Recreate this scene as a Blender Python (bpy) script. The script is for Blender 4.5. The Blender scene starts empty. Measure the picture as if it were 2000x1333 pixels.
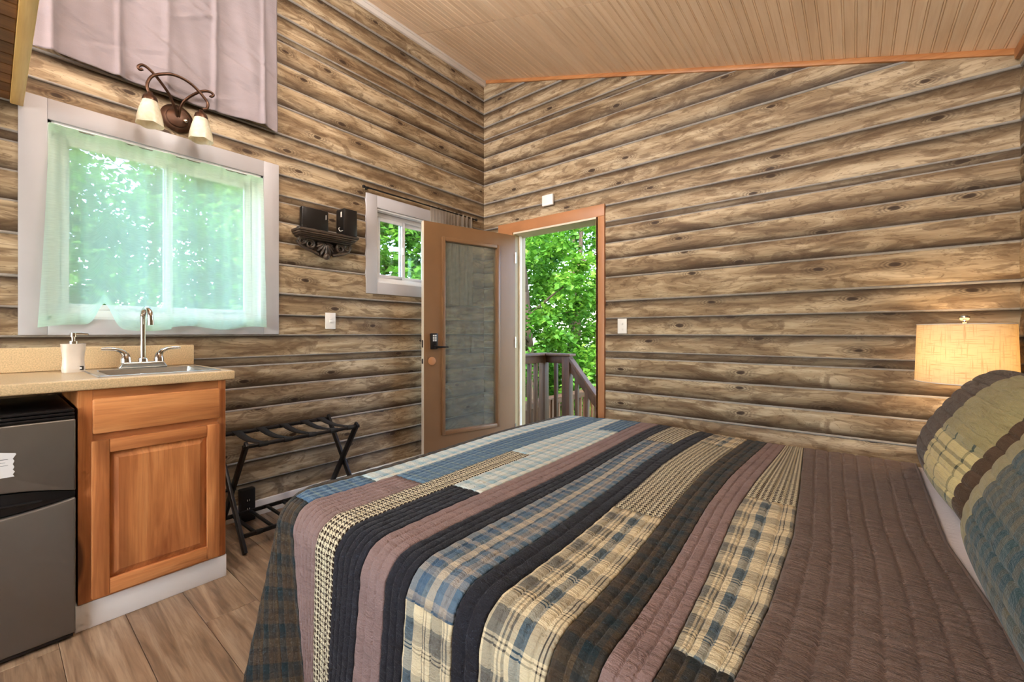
import bpy, bmesh, math, random
import numpy as np
from mathutils import Vector, Matrix

random.seed(7)
PI = math.pi
SC = bpy.context.scene
COL = SC.collection

# ------------------------------------------------------------------ camera
# The room: x runs along the door wall (0 = left wall), y is negative into the room, z up, metres.
cam_d = bpy.data.cameras.new('camera')
cam = bpy.data.objects.new('camera', cam_d)
COL.objects.link(cam)
cam.location = (2.838, -3.068, 1.11)
cam.rotation_euler = (PI / 2, 0, math.radians(38.96))
cam_d.sensor_width = 36.0
cam_d.lens = 826.0 / 2000.0 * 36.0
cam_d.shift_y = -16.5 / 2000.0
cam_d.clip_start = 0.02
SC.camera = cam

# ------------------------------------------------------------------ world, sun, large lights, exposure
W = bpy.data.worlds.new('sky'); SC.world = W; W.use_nodes = True
wn = W.node_tree.nodes; wn.clear()
wo = wn.new('ShaderNodeOutputWorld'); wb = wn.new('ShaderNodeBackground'); ws = wn.new('ShaderNodeTexSky')
ws.sky_type = 'NISHITA'; ws.sun_disc = False; ws.sun_elevation = math.radians(52); ws.sun_rotation = math.radians(150)
ws.air_density = 1.0; ws.dust_density = 1.5
W.node_tree.links.new(ws.outputs[0], wb.inputs[0]); W.node_tree.links.new(wb.outputs[0], wo.inputs[0])
wb.inputs[1].default_value = 1.35

def light(name, kind, loc, rot, energy, color, size=None, size_y=None):
    d = bpy.data.lights.new(name, kind); d.energy = energy; d.color = color
    if kind == 'AREA':
        d.shape = 'RECTANGLE'; d.size = size; d.size_y = size_y
    o = bpy.data.objects.new(name, d); COL.objects.link(o); o.location = loc; o.rotation_euler = rot
    return o
sun = light('sun', 'SUN', (4, -8, 12), (math.radians(38), 0, math.radians(38)), 4.2, (1.0, 0.95, 0.86))
sun.data.angle = math.radians(2)
# added fill lights at two invented, unseen windows behind the camera
light('fill_light_rear', 'AREA', (1.75, -5.44, 1.42), (math.radians(90), 0, 0), 46, (1.0, 0.965, 0.93), 2.3, 1.1)
light('fill_light_loft', 'AREA', (1.25, -5.44, 2.72), (math.radians(103), 0, 0), 120, (1.0, 0.97, 0.94), 2.0, 0.55)

SC.view_settings.view_transform = 'Standard'
SC.view_settings.look = 'None'
SC.view_settings.gamma = 1.0
SC.view_settings.use_curve_mapping = False
SC.view_settings.exposure = 0.66
SC.cycles.use_denoising = True
SC.cycles.transparent_max_bounces = 12
SC.cycles.max_bounces = 8
SC.cycles.diffuse_bounces = 5
SC.cycles.adaptive_threshold = 0.09
SC.cycles.adaptive_min_samples = 12
SC.cycles.sample_clamp_indirect = 6.0

# ------------------------------------------------------------------ helpers
ORG = {}
def org(o):
    return ORG.get(o.name, Vector((0, 0, 0))) if o is not None else Vector((0, 0, 0))
def tag(o, label=None, cat=None, group=None, kind=None):
    if label: o['label'] = label
    if cat: o['category'] = cat
    if group: o['group'] = group
    if kind: o['kind'] = kind
    return o
def root(name, loc, label=None, cat=None, group=None, kind=None):
    o = bpy.data.objects.new(name, None); COL.objects.link(o); o.location = loc; o.empty_display_size = 0.1
    ORG[o.name] = Vector(loc)
    return tag(o, label, cat, group, kind)
def link_mesh(name, me, mat, parent=None, loc=(0, 0, 0)):
    o = bpy.data.objects.new(name, me); COL.objects.link(o)
    if mat and not me.materials: me.materials.append(mat)
    o.location = loc
    if parent is not None: o.parent = parent
    return o

class MB:
    def __init__(s): s.v = []; s.f = []; s.uv = None
    def add(s, vs, fs):
        n = len(s.v); s.v += [tuple(p) for p in vs]; s.f += [tuple(i + n for i in f) for f in fs]; return s
    def box(s, x0, x1, y0, y1, z0, z1):
        x0, x1 = min(x0, x1), max(x0, x1); y0, y1 = min(y0, y1), max(y0, y1); z0, z1 = min(z0, z1), max(z0, z1)
        return s.add([(x0, y0, z0), (x1, y0, z0), (x1, y1, z0), (x0, y1, z0), (x0, y0, z1), (x1, y0, z1), (x1, y1, z1), (x0, y1, z1)],
                     [(0, 3, 2, 1), (4, 5, 6, 7), (0, 1, 5, 4), (1, 2, 6, 5), (2, 3, 7, 6), (3, 0, 4, 7)])
    def bar(s, p, q, w, h, up=(0, 0, 1)):
        p, q = Vector(p), Vector(q); d = (q - p).normalized(); up = Vector(up)
        a = d.cross(up)
        if a.length < 1e-4: a = d.cross(Vector((1, 0, 0)))
        a.normalize(); b = a.cross(d)
        vs = [e + a * (w / 2 * i) + b * (h / 2 * j) for e in (p, q) for i, j in ((-1, -1), (1, -1), (1, 1), (-1, 1))]
        return s.add(vs, [(0, 3, 2, 1), (4, 5, 6, 7), (0, 1, 5, 4), (1, 2, 6, 5), (2, 3, 7, 6), (3, 0, 4, 7)])
    def tube(s, pts, r, n=10, closed=False):
        pts = [Vector(p) for p in pts]; m = len(pts); rs = r if isinstance(r, (list, tuple)) else [r] * m
        t0 = (pts[1] - pts[0]).normalized()
        a = t0.cross(Vector((0, 0, 1)))
        if a.length < 1e-3: a = t0.cross(Vector((1, 0, 0)))
        a.normalize(); vs = []
        for i in range(m):
            t = (pts[min(i + 1, m - 1)] - pts[max(i - 1, 0)]).normalized()
            a = (a - t * a.dot(t)).normalized(); b = t.cross(a)
            for k in range(n):
                an = 2 * PI * k / n; vs.append(pts[i] + (a * math.cos(an) + b * math.sin(an)) * rs[i])
        fs = [(i * n + k, i * n + (k + 1) % n, (i + 1) * n + (k + 1) % n, (i + 1) * n + k) for i in range(m - 1) for k in range(n)]
        fs += [tuple(range(n))[::-1], tuple((m - 1) * n + k for k in range(n))]
        return s.add(vs, fs)
    def lathe(s, prof, c, n=24, axis='z', cap=True, wob=None):
        vs = []
        for i, (r, h) in enumerate(prof):
            for k in range(n):
                an = 2 * PI * k / n; hh = h + (wob(i, an) if wob else 0)
                x, y = r * math.cos(an), r * math.sin(an)
                p = (x, y, hh) if axis == 'z' else ((hh, x, y) if axis == 'x' else (x, -hh, y))
                vs.append((c[0] + p[0], c[1] + p[1], c[2] + p[2]))
        m = len(prof)
        fs = [(i * n + k, i * n + (k + 1) % n, (i + 1) * n + (k + 1) % n, (i + 1) * n + k) for i in range(m - 1) for k in range(n)]
        if cap: fs += [tuple(range(n))[::-1], tuple((m - 1) * n + k for k in range(n))]
        return s.add(vs, fs)
    def prism(s, poly, axis, a, b):
        def P(u, v, w):
            return (w, u, v) if axis == 'x' else ((u, w, v) if axis == 'y' else (u, v, w))
        n = len(poly)
        return s.add([P(u, v, a) for u, v in poly] + [P(u, v, b) for u, v in poly],
                     [tuple(range(n))[::-1], tuple(range(n, 2 * n))] + [(i, (i + 1) % n, (i + 1) % n + n, i + n) for i in range(n)])
    def ell(s, c, r, n=12, m=8, M=None):
        vs = []; fs = []
        for i in range(m + 1):
            th = PI * i / m
            for k in range(n):
                ph = 2 * PI * k / n
                p = Vector((r[0] * math.sin(th) * math.cos(ph), r[1] * math.sin(th) * math.sin(ph), r[2] * math.cos(th)))
                if M: p = M @ p
                vs.append(Vector(c) + p)
        for i in range(m):
            for k in range(n):
                fs.append((i * n + k, (i + 1) * n + k, (i + 1) * n + (k + 1) % n, i * n + (k + 1) % n))
        return s.add(vs, fs)
    def xf(s, fn):
        s.v = [tuple(fn(Vector(p))) for p in s.v]; return s
    def build(s, name, mat, parent=None, origin=None, bevel=0, seg=2, smooth=False, solid=0):
        if parent is not None: o_ = org(parent)
        elif origin is not None: o_ = Vector(origin)
        else:
            A = np.array(s.v); o_ = Vector(((A[:, 0].min() + A[:, 0].max()) / 2, (A[:, 1].min() + A[:, 1].max()) / 2, A[:, 2].min()))
        me = bpy.data.meshes.new(name)
        me.from_pydata([tuple(Vector(p) - o_) for p in s.v], [], s.f); me.update()
        bm = bmesh.new(); bm.from_mesh(me)
        bmesh.ops.remove_doubles(bm, verts=bm.verts, dist=1e-6)
        bmesh.ops.recalc_face_normals(bm, faces=bm.faces)
        if bevel:
            es = [e for e in bm.edges if len(e.link_faces) == 2 and e.calc_face_angle(0) > 0.5]
            bmesh.ops.bevel(bm, geom=es, offset=bevel, segments=seg, affect='EDGES', profile=0.5, clamp_overlap=True)
        bm.to_mesh(me); bm.free()
        if smooth or bevel:
            me.polygons.foreach_set('use_smooth', [True] * len(me.polygons)); me.set_sharp_from_angle(angle=math.radians(40))
        o = link_mesh(name, me, mat, parent, (0, 0, 0) if parent is not None else o_)
        ORG[o.name] = o_
        if solid:
            md = o.modifiers.new('thickness', 'SOLIDIFY'); md.thickness = solid; md.offset = 0
        return o

def smoothpts(pts, k=4):
    pts = [Vector(p) for p in pts]; out = []
    for i in range(len(pts) - 1):
        p0, p1, p2, p3 = pts[max(i - 1, 0)], pts[i], pts[i + 1], pts[min(i + 2, len(pts) - 1)]
        for j in range(k):
            t = j / k
            out.append(0.5 * ((2 * p1) + (p2 - p0) * t + (2 * p0 - 5 * p1 + 4 * p2 - p3) * t * t + (3 * p1 - p0 - 3 * p2 + p3) * t ** 3))
    return out + [pts[-1]]

# ------------------------------------------------------------------ materials
def lin(c):
    return tuple((x / 255 / 12.92 if x / 255 <= 0.04045 else ((x / 255 + 0.055) / 1.055) ** 2.4) for x in c[:3]) + (1.0,)
class N:
    """small node helper"""
    def __init__(s, name):
        s.m = bpy.data.materials.new(name); s.m.use_nodes = True; s.t = s.m.node_tree; s.t.nodes.clear()
        s.out = s.t.nodes.new('ShaderNodeOutputMaterial')
    def n(s, typ, **kw):
        x = s.t.nodes.new(typ)
        for k, v in kw.items(): setattr(x, k, v)
        return x
    def l(s, a, b): s.t.links.new(a, b)
    def put(s, sock, v):
        if isinstance(v, bpy.types.NodeSocket): s.l(v, sock)
        else: sock.default_value = v
    def math(s, op, a, b=0.0, c=0.0):
        x = s.n('ShaderNodeMath', operation=op); s.put(x.inputs[0], a); s.put(x.inputs[1], b); s.put(x.inputs[2], c); return x.outputs[0]
    def mix(s, f, a, b, mode='MIX'):
        x = s.n('ShaderNodeMix', data_type='RGBA', blend_type=mode); s.put(x.inputs[0], f); s.put(x.inputs[6], a); s.put(x.inputs[7], b); return x.outputs[2]
    def ramp(s, f, stops, interp='LINEAR'):
        x = s.n('ShaderNodeValToRGB'); r = x.color_ramp; r.interpolation = interp
        while len(r.elements) > 1: r.elements.remove(r.elements[-1])
        r.elements[0].position = stops[0][0]; r.elements[0].color = stops[0][1]
        for p, c in stops[1:]:
            e = r.elements.new(p); e.color = c
        s.put(x.inputs[0], f); return x.outputs[0]
    def vec(s, src, scale=(1, 1, 1), rnd=0.0):
        v = src
        if rnd:
            oi = s.n('ShaderNodeObjectInfo'); a = s.n('ShaderNodeVectorMath', operation='SCALE')
            cmb = s.n('ShaderNodeCombineXYZ'); s.l(oi.outputs['Random'], cmb.inputs[0]); s.l(oi.outputs['Random'], cmb.inputs[1]); s.l(oi.outputs['Random'], cmb.inputs[2])
            s.l(cmb.outputs[0], a.inputs[0]); a.inputs[3].default_value = rnd
            b = s.n('ShaderNodeVectorMath', operation='ADD'); s.l(v, b.inputs[0]); s.l(a.outputs[0], b.inputs[1]); v = b.outputs[0]
        m = s.n('ShaderNodeMapping'); s.l(v, m.inputs[0]); m.inputs[3].default_value = scale; return m.outputs[0]
    def noise(s, v, scale=1.0, detail=4.0, rough=0.55, dist=0.0):
        x = s.n('ShaderNodeTexNoise'); s.l(v, x.inputs['Vector']); x.inputs['Scale'].default_value = scale
        x.inputs['Detail'].default_value = detail; x.inputs['Roughness'].default_value = rough; x.inputs['Distortion'].default_value = dist
        return x.outputs[0]
    def obj(s): return s.n('ShaderNodeTexCoord').outputs['Object']
    def uv(s, layer=None):
        x = s.n('ShaderNodeUVMap')
        if layer: x.uv_map = layer
        return x.outputs[0]
    def bsdf(s, col, rough=0.5, metal=0.0, bump=None, bs=0.1, bd=0.01, spec=0.5, **kw):
        b = s.n('ShaderNodeBsdfPrincipled'); s.put(b.inputs['Base Color'], col); s.put(b.inputs['Roughness'], rough)
        b.inputs['Metallic'].default_value = metal; b.inputs['Specular IOR Level'].default_value = spec
        for k, v in kw.items(): s.put(b.inputs[k], v)
        if bump is not None:
            bp = s.n('ShaderNodeBump'); bp.inputs['Strength'].default_value = bs; bp.inputs['Distance'].default_value = bd
            s.l(bump, bp.inputs['Height']); s.l(bp.outputs[0], b.inputs['Normal'])
        return b.outputs[0]
    def done(s, sh): s.l(sh, s.out.inputs[0]); return s.m
    def mixsh(s, f, a, b):
        x = s.n('ShaderNodeMixShader'); s.put(x.inputs[0], f); s.l(a, x.inputs[1]); s.l(b, x.inputs[2]); return x.outputs[0]

def plain(name, c, rough=0.5, metal=0.0, var=0.06, scale=14.0, bump=0.0, spec=0.5, bd=0.002):
    k = N(name); v = k.vec(k.obj(), (1, 1, 1), 7.0); n = k.noise(v, scale, 5)
    a = lin(c); lo = tuple(x * (1 - var * 2) for x in a[:3]) + (1,); hi = tuple(min(1, x * (1 + var * 2)) for x in a[:3]) + (1,)
    col = k.ramp(n, [(0.25, lo), (0.75, hi)])
    return k.done(k.bsdf(col, rough, metal, k.noise(v, scale * 8, 3) if bump else None, bump, bd, spec))

def wood(name, light_c, mid_c, dark_c, axis='x', rough=0.5, grain=1.0, knots=0.0, rnd=9.0, bump=0.12, tint=0.0):
    k = N(name)
    s = {'x': (0.9, 11, 11), 'y': (11, 0.9, 11), 'z': (11, 11, 0.9)}[axis]
    s2 = {'x': (5, 130, 130), 'y': (130, 5, 130), 'z': (130, 130, 5)}[axis]
    ks = {'x': (2.2, 7, 7), 'y': (7, 2.2, 7), 'z': (7, 7, 2.2)}[axis]
    o = k.obj()
    n1 = k.noise(k.vec(o, s, rnd), 1.0 * grain, 4, 0.6, 0.8); n2 = k.noise(k.vec(o, s2, rnd), 1.0, 3)
    c = k.ramp(n1, [(0.25, lin(light_c)), (0.5, lin(mid_c)), (0.78, lin(dark_c))])
    c = k.mix(k.math('MULTIPLY', k.ramp(n2, [(0.45, (0, 0, 0, 1)), (0.7, (1, 1, 1, 1))]), 0.35), c, lin(dark_c))
    if knots:
        vo = k.n('ShaderNodeTexVoronoi'); k.l(k.vec(o, ks, rnd), vo.inputs['Vector']); vo.inputs['Scale'].default_value = knots
        kd = k.ramp(vo.outputs['Distance'], [(0.0, (1, 1, 1, 1)), (0.14, (0.9, 0.9, 0.9, 1)), (0.19, (0.3, 0.3, 0.3, 1)), (0.25, (0.4, 0.4, 0.4, 1)), (0.42, (0, 0, 0, 1))])
        c = k.mix(kd, c, lin(tuple(x * 0.5 for x in dark_c)))
    if tint:
        oi = k.n('ShaderNodeObjectInfo')
        f = k.math('ADD', k.math('MULTIPLY', oi.outputs['Random'], tint * 2), 1.0 - tint)
        cc = k.n('ShaderNodeCombineColor'); [k.l(f, cc.inputs[i]) for i in range(3)]
        c = k.mix(1.0, c, cc.outputs[0], 'MULTIPLY')
    return k.done(k.bsdf(c, rough, 0, n2, bump, 0.003))

def log_mat(name, band):
    """the log wall covering: tan peeled-log print with brown blotches, grain contours, knots and log shading printed dark into the edges"""
    k = N(name); uv = k.uv('UVMap')
    n1 = k.noise(k.vec(uv, (2.4, 15, 1), 40.0), 1.0, 4, 0.55, 0.7)
    n2 = k.noise(k.vec(uv, (7, 110, 1), 40.0), 1.0, 3, 0.6, 0.5)
    n3 = k.noise(k.vec(uv, (4.6, 13, 1), 77.0), 1.0, 4, 0.6, 1.6)
    c = k.ramp(n1, [(0.30, lin((108, 86, 63))), (0.45, lin((150, 127, 98))), (0.58, lin((184, 163, 133))), (0.75, lin((203, 185, 157)))])
    sp = k.ramp(n3, [(0.52, (0, 0, 0, 1)), (0.57, (0.45, 0.45, 0.45, 1)), (0.66, (0.64, 0.64, 0.64, 1))])
    c = k.mix(sp, c, lin((98, 74, 50)))
    ring = k.math('FRACT', k.math('MULTIPLY', n1, 11.0))
    c = k.mix(k.ramp(ring, [(0.0, (0.55, 0.55, 0.55, 1)), (0.09, (0.0, 0.0, 0.0, 1)), (0.93, (0, 0, 0, 1)), (1.0, (0.55, 0.55, 0.55, 1))]), c, lin((84, 60, 40)))
    c = k.mix(k.math('MULTIPLY', k.ramp(n2, [(0.50, (0, 0, 0, 1)), (0.70, (1, 1, 1, 1))]), 0.38), c, lin((92, 66, 42)))
    vo = k.n('ShaderNodeTexVoronoi', voronoi_dimensions='2D'); k.l(k.vec(uv, (2.6, 6.2, 1), 40.0), vo.inputs['Vector']); vo.inputs['Scale'].default_value = 1.0
    sc_ = k.n('ShaderNodeSeparateColor'); k.l(vo.outputs['Color'], sc_.inputs[0])
    kn = k.math('ADD', vo.outputs['Distance'], k.math('MULTIPLY', k.math('SUBTRACT', n3, 0.5), 0.14))
    kd = k.ramp(kn, [(0.0, (1, 1, 1, 1)), (0.055, (0.92, 0.92, 0.92, 1)), (0.085, (0.0, 0.0, 0.0, 1)), (0.105, (0.62, 0.62, 0.62, 1)), (0.13, (0.0, 0.0, 0.0, 1)), (0.155, (0.45, 0.45, 0.45, 1)), (0.185, (0.05, 0.05, 0.05, 1)), (0.21, (0.28, 0.28, 0.28, 1)), (0.25, (0, 0, 0, 1))])
    c = k.mix(k.math('MULTIPLY', kd, k.math('GREATER_THAN', sc_.outputs[0], 0.35)), c, lin((58, 40, 27)))
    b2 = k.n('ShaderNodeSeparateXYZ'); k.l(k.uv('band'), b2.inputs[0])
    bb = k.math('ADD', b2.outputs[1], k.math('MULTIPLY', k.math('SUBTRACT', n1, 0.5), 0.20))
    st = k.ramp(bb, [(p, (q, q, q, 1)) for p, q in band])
    c = k.mix(st, c, lin((52, 37, 25)))  # log shading of the print, put into the colour as dark edge bands
    return k.done(k.bsdf(c, 0.62, 0, n2, 0.15, 0.003, 0.3))

def fabric(k, col, rough=0.9, bumpv=None, bs=1.0, bd=0.009):
    return k.bsdf(col, rough, 0, bumpv, bs, bd, 0.15, **{'Sheen Weight': 0.14, 'Sheen Roughness': 0.35})
def crinkle(k, uv):
    a = k.noise(k.vec(uv, (13, 62, 1), 11.0), 1.0, 3, 0.6, 0.5); b = k.noise(k.vec(uv, (260, 260, 1)), 1.0, 2)
    return k.math('ADD', a, k.math('MULTIPLY', b, 0.25))
def solid_cloth(name, c, var=0.10, bs=1.0):
    k = N(name); uv = k.uv('UVMap'); cr = crinkle(k, uv); a = lin(c); n = k.noise(k.vec(uv, (9, 16, 1), 5.0), 1.0, 4)
    col = k.ramp(n, [(0.3, tuple(x * (1 - var) for x in a[:3]) + (1,)), (0.7, tuple(min(1, x * (1 + var)) for x in a[:3]) + (1,))])
    w = k.noise(k.vec(uv, (700, 700, 1)), 1.0, 1)
    col = k.mix(k.math('MULTIPLY', w, 0.25), col, tuple(x * 0.6 for x in a[:3]) + (1,))
    return k.done(fabric(k, col, 0.92, cr, bs))
def plaid(name, su, pu, sv, pv, var=0.5):
    """woven check: the colour stripes of warp and weft averaged"""
    k = N(name); uv = k.uv('UVMap'); cr = crinkle(k, uv); sx = k.n('ShaderNodeSeparateXYZ')
    wob = k.noise(k.vec(uv, (14, 14, 1)), 1.0, 2)
    k.l(uv, sx.inputs[0])
    fu = k.math('FRACT', k.math('ADD', k.math('DIVIDE', sx.outputs[0], pu), k.math('MULTIPLY', wob, 0.05)))
    fv = k.math('FRACT', k.math('ADD', k.math('DIVIDE', sx.outputs[1], pv), k.math('MULTIPLY', wob, 0.05)))
    cu = k.ramp(fu, [(p, lin(c)) for p, c in su], 'CONSTANT'); cv = k.ramp(fv, [(p, lin(c)) for p, c in sv], 'CONSTANT')
    col = k.mix(0.5, cu, cv)
    w = k.noise(k.vec(uv, (420, 420, 1)), 1.0, 2)
    col = k.mix(k.math('MULTIPLY', k.ramp(w, [(0.4, (0, 0, 0, 1)), (0.7, (1, 1, 1, 1))]), 0.25), col, cu)
    return k.done(fabric(k, col, 0.92, cr))
def houndstooth(name, light_c, dark_c, p=0.0165):
    k = N(name); uv = k.uv('UVMap'); cr = crinkle(k, uv); sx = k.n('ShaderNodeSeparateXYZ'); k.l(uv, sx.inputs[0])
    u = k.math('DIVIDE', sx.outputs[0], p); v = k.math('DIVIDE', sx.outputs[1], p)
    wu = k.math('LESS_THAN', k.math('FRACT', u), 0.5); wv = k.math('LESS_THAN', k.math('FRACT', v), 0.5)
    tw = k.math('LESS_THAN', k.math('FRACT', k.math('MULTIPLY', k.math('ADD', u, v), 2.0)), 0.5)
    d = k.math('ADD', k.math('MULTIPLY', wu, tw), k.math('MULTIPLY', wv, k.math('SUBTRACT', 1.0, tw)))
    return k.done(fabric(k, k.mix(d, lin(light_c), lin(dark_c)), 0.92, cr))

def glass(name, tint=(0.93, 0.97, 0.95), dust=0.03, refl=1.0):
    k = N(name); tr = k.n('ShaderNodeBsdfTransparent'); tr.inputs[0].default_value = tint + (1,)
    gl = k.n('ShaderNodeBsdfGlossy'); gl.inputs['Roughness'].default_value = 0.02
    lw = k.n('ShaderNodeLayerWeight'); lw.inputs[0].default_value = 0.5
    fr = k.math('ADD', k.math('MULTIPLY', k.math('POWER', lw.outputs['Facing'], 5.0), 0.9), 0.045)
    df = k.n('ShaderNodeBsdfDiffuse'); df.inputs[0].default_value = (0.6, 0.6, 0.55, 1)
    sm = k.noise(k.vec(k.obj(), (1, 1, 1)), 30, 4)
    a = k.mixsh(k.math('MULTIPLY', fr, refl), tr.outputs[0], gl.outputs[0])
    return k.done(k.mixsh(k.math('MULTIPLY', sm, dust), a, df.outputs[0]))
def sheer(name, c, opac=0.5):
    k = N(name); tr = k.n('ShaderNodeBsdfTransparent'); tl = k.n('ShaderNodeBsdfTranslucent'); df = k.n('ShaderNodeBsdfDiffuse')
    tl.inputs[0].default_value = lin(c); df.inputs[0].default_value = lin(c)
    n = k.noise(k.vec(k.uv('UVMap'), (26, 420, 1)), 1.0, 2)
    op = k.ramp(n, [(0.35, (opac - 0.04,) * 3 + (1,)), (0.65, (opac + 0.04,) * 3 + (1,))])
    return k.done(k.mixsh(op, tr.outputs[0], k.mixsh(0.80, df.outputs[0], tl.outputs[0])))
def leafmat(name, cols):
    k = N(name); g = k.n('ShaderNodeNewGeometry'); n = k.noise(k.vec(g.outputs['Position'], (1, 1, 1)), 2.3, 5, 0.7)
    c = k.ramp(n, [(0.3, lin(cols[0])), (0.5, lin(cols[1])), (0.68, lin(cols[2]))])
    df = k.bsdf(c, 0.55, 0, spec=0.3); tl = k.n('ShaderNodeBsdfTranslucent'); k.l(c, tl.inputs[0])
    return k.done(k.mixsh(0.45, df, tl.outputs[0]))

M = {}
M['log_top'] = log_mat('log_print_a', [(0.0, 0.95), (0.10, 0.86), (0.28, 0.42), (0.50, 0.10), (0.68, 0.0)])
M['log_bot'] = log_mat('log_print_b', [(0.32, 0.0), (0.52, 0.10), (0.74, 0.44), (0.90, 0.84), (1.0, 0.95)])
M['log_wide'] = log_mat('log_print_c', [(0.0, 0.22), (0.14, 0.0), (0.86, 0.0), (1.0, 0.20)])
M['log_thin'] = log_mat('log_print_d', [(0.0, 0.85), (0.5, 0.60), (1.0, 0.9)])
M['chink'] = plain('chinking_grey', (146, 139, 132), 0.7, var=0.10, scale=30)
M['wallback'] = plain('wall_backing', (120, 95, 66), 0.8)
M['white'] = plain('white_painted_board', (178, 175, 179), 0.45, var=0.02, scale=6, bump=0.05)
M['gloss_white'] = plain('white_gloss_trim', (232, 226, 220), 0.4, var=0.02, scale=6)
M['vinyl'] = plain('white_vinyl', (232, 232, 234), 0.3, var=0.01)
M['plate'] = plain('white_plastic', (232, 228, 224), 0.35, var=0.01)
M['bead'] = wood('ceiling_bead_board', (250, 228, 200), (245, 218, 186), (228, 196, 160), 'y', 0.42, 1.2, rnd=5, bump=0.05, tint=0.05)
M['pine'] = wood('pine_trim', (240, 206, 140), (230, 190, 118), (204, 156, 88), 'x', 0.45)
M['orange_pine'] = wood('orange_pine_trim', (196, 142, 92), (180, 122, 74), (146, 90, 50), 'x', 0.45)
M['soffit'] = wood('soffit_board_wood', (142, 100, 60), (112, 76, 44), (66, 42, 24), 'y', 0.6, tint=0.25)
M['floor'] = wood('floor_plank', (172, 146, 118), (140, 112, 86), (76, 56, 40), 'x', 0.42, 2.3, 0.0, rnd=13, bump=0.08, tint=0.07)
M['casing'] = plain('door_casing_brown', (170, 116, 76), 0.45, var=0.05, scale=5)
M['doorpaint'] = plain('door_tan_paint', (122, 88, 58), 0.4, var=0.03, scale=4)
M['dooredge'] = plain('door_edge_pale', (206, 194, 176), 0.5, var=0.03)
M['jambtan'] = plain('jamb_tan', (150, 126, 84), 0.5, var=0.03)
M['glass'] = glass('window_glass', (0.94, 0.98, 0.96), 0.01)
M['doorglass'] = glass('door_glass_dusty', (0.88, 0.92, 0.86), 0.22, 1.3)
M['sheer'] = sheer('sheer_white', (224, 250, 230), 0.54)
M['valance'] = sheer('valance_linen', (206, 196, 184), 0.86)
M['bronze'] = plain('oil_rubbed_bronze', (74, 50, 36), 0.38, 0.75, var=0.2, scale=30)
M['black'] = plain('black_metal', (26, 24, 25), 0.38, 0.3, var=0.1)
M['blackplastic'] = plain('black_plastic', (20, 18, 19), 0.35, var=0.1)
M['webbing'] = plain('black_webbing', (24, 23, 24), 0.85, var=0.1, scale=200, bump=0.3)
M['steel'] = plain('brushed_steel', (120, 112, 103), 0.38, 0.55, var=0.03, scale=3)
M['chrome'] = plain('chrome', (215, 210, 205), 0.10, 1.0, var=0.01)
M['satin'] = plain('sink_steel', (200, 200, 196), 0.25, 0.9, var=0.03)
M['counter'] = plain('speckled_laminate', (206, 178, 138), 0.35, var=0.14, scale=220)
M['ceramic'] = plain('cream_ceramic', (212, 197, 182), 0.35, var=0.03, scale=20)
M['alabaster'] = None
M['carve'] = wood('carved_dark_wood', (96, 80, 68), (62, 50, 42), (30, 24, 20), 'y', 0.4)
M['cab'] = wood('knotty_alder', (220, 154, 98), (200, 128, 74), (142, 76, 40), 'z', 0.36, 1.5, 0.75, bump=0.04, tint=0.05)
M['cab_h'] = wood('knotty_alder_rail', (222, 156, 100), (204, 132, 78), (150, 82, 44), 'y', 0.36, 1.3, 0.6, bump=0.04, tint=0.05)
M['deckwood'] = wood('stained_deck_wood', (92, 58, 26), (74, 44, 18), (46, 27, 11), 'z', 0.6)
M['bark'] = wood('tree_bark', (112, 92, 72), (84, 68, 52), (48, 38, 28), 'z', 0.9, bump=0.6)
M['ground'] = plain('forest_floor', (98, 96, 52), 0.95, var=0.25, scale=3, bump=0.5, bd=0.05)
M['leaf_a'] = leafmat('leaf_green', [(50, 94, 22), (84, 136, 36), (138, 174, 60)])
M['leaf_b'] = leafmat('leaf_deep_green', [(40, 82, 22), (72, 124, 32), (120, 162, 54)])
k = N('frosted_alabaster'); v = k.vec(k.obj()); c_ = k.ramp(k.noise(v, 22, 4, 0.6, 1.5), [(0.3, lin((232, 222, 198))), (0.7, lin((248, 244, 232)))])
tl = k.n('ShaderNodeBsdfTranslucent'); k.l(c_, tl.inputs[0]); M['alabaster'] = k.done(k.mixsh(0.5, k.bsdf(c_, 0.25), tl.outputs[0]))
k = N('lamp_linen'); o_ = k.obj(); sl = k.math('MAXIMUM', k.noise(k.vec(o_, (14, 14, 220)), 1.0, 2), k.noise(k.vec(o_, (160, 160, 10)), 1.0, 2))
c_ = k.ramp(sl, [(0.54, lin((238, 222, 186))), (0.72, lin((216, 190, 146)))]); tl = k.n('ShaderNodeBsdfTranslucent'); k.l(c_, tl.inputs[0])
M['shade'] = k.done(k.mixsh(0.34, k.bsdf(c_, 0.9), tl.outputs[0]))
k = N('bulb_glow'); e_ = k.n('ShaderNodeEmission'); e_.inputs[0].default_value = (1.0, 0.72, 0.40, 1); e_.inputs[1].default_value = 4.0; M['bulb'] = k.done(e_.outputs[0])
M['curtain'] = solid_cloth('mauve_grey_curtain', (142, 132, 136), 0.04, 0.25)
M['sheet'] = solid_cloth('white_sheet', (226, 218, 220), 0.03, 0.3)
M['mattress'] = plain('mattress_ticking', (214, 208, 202), 0.9)
M['headboard'] = wood('headboard_wood', (120, 84, 54), (92, 60, 38), (58, 36, 22), 'y', 0.5)

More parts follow.
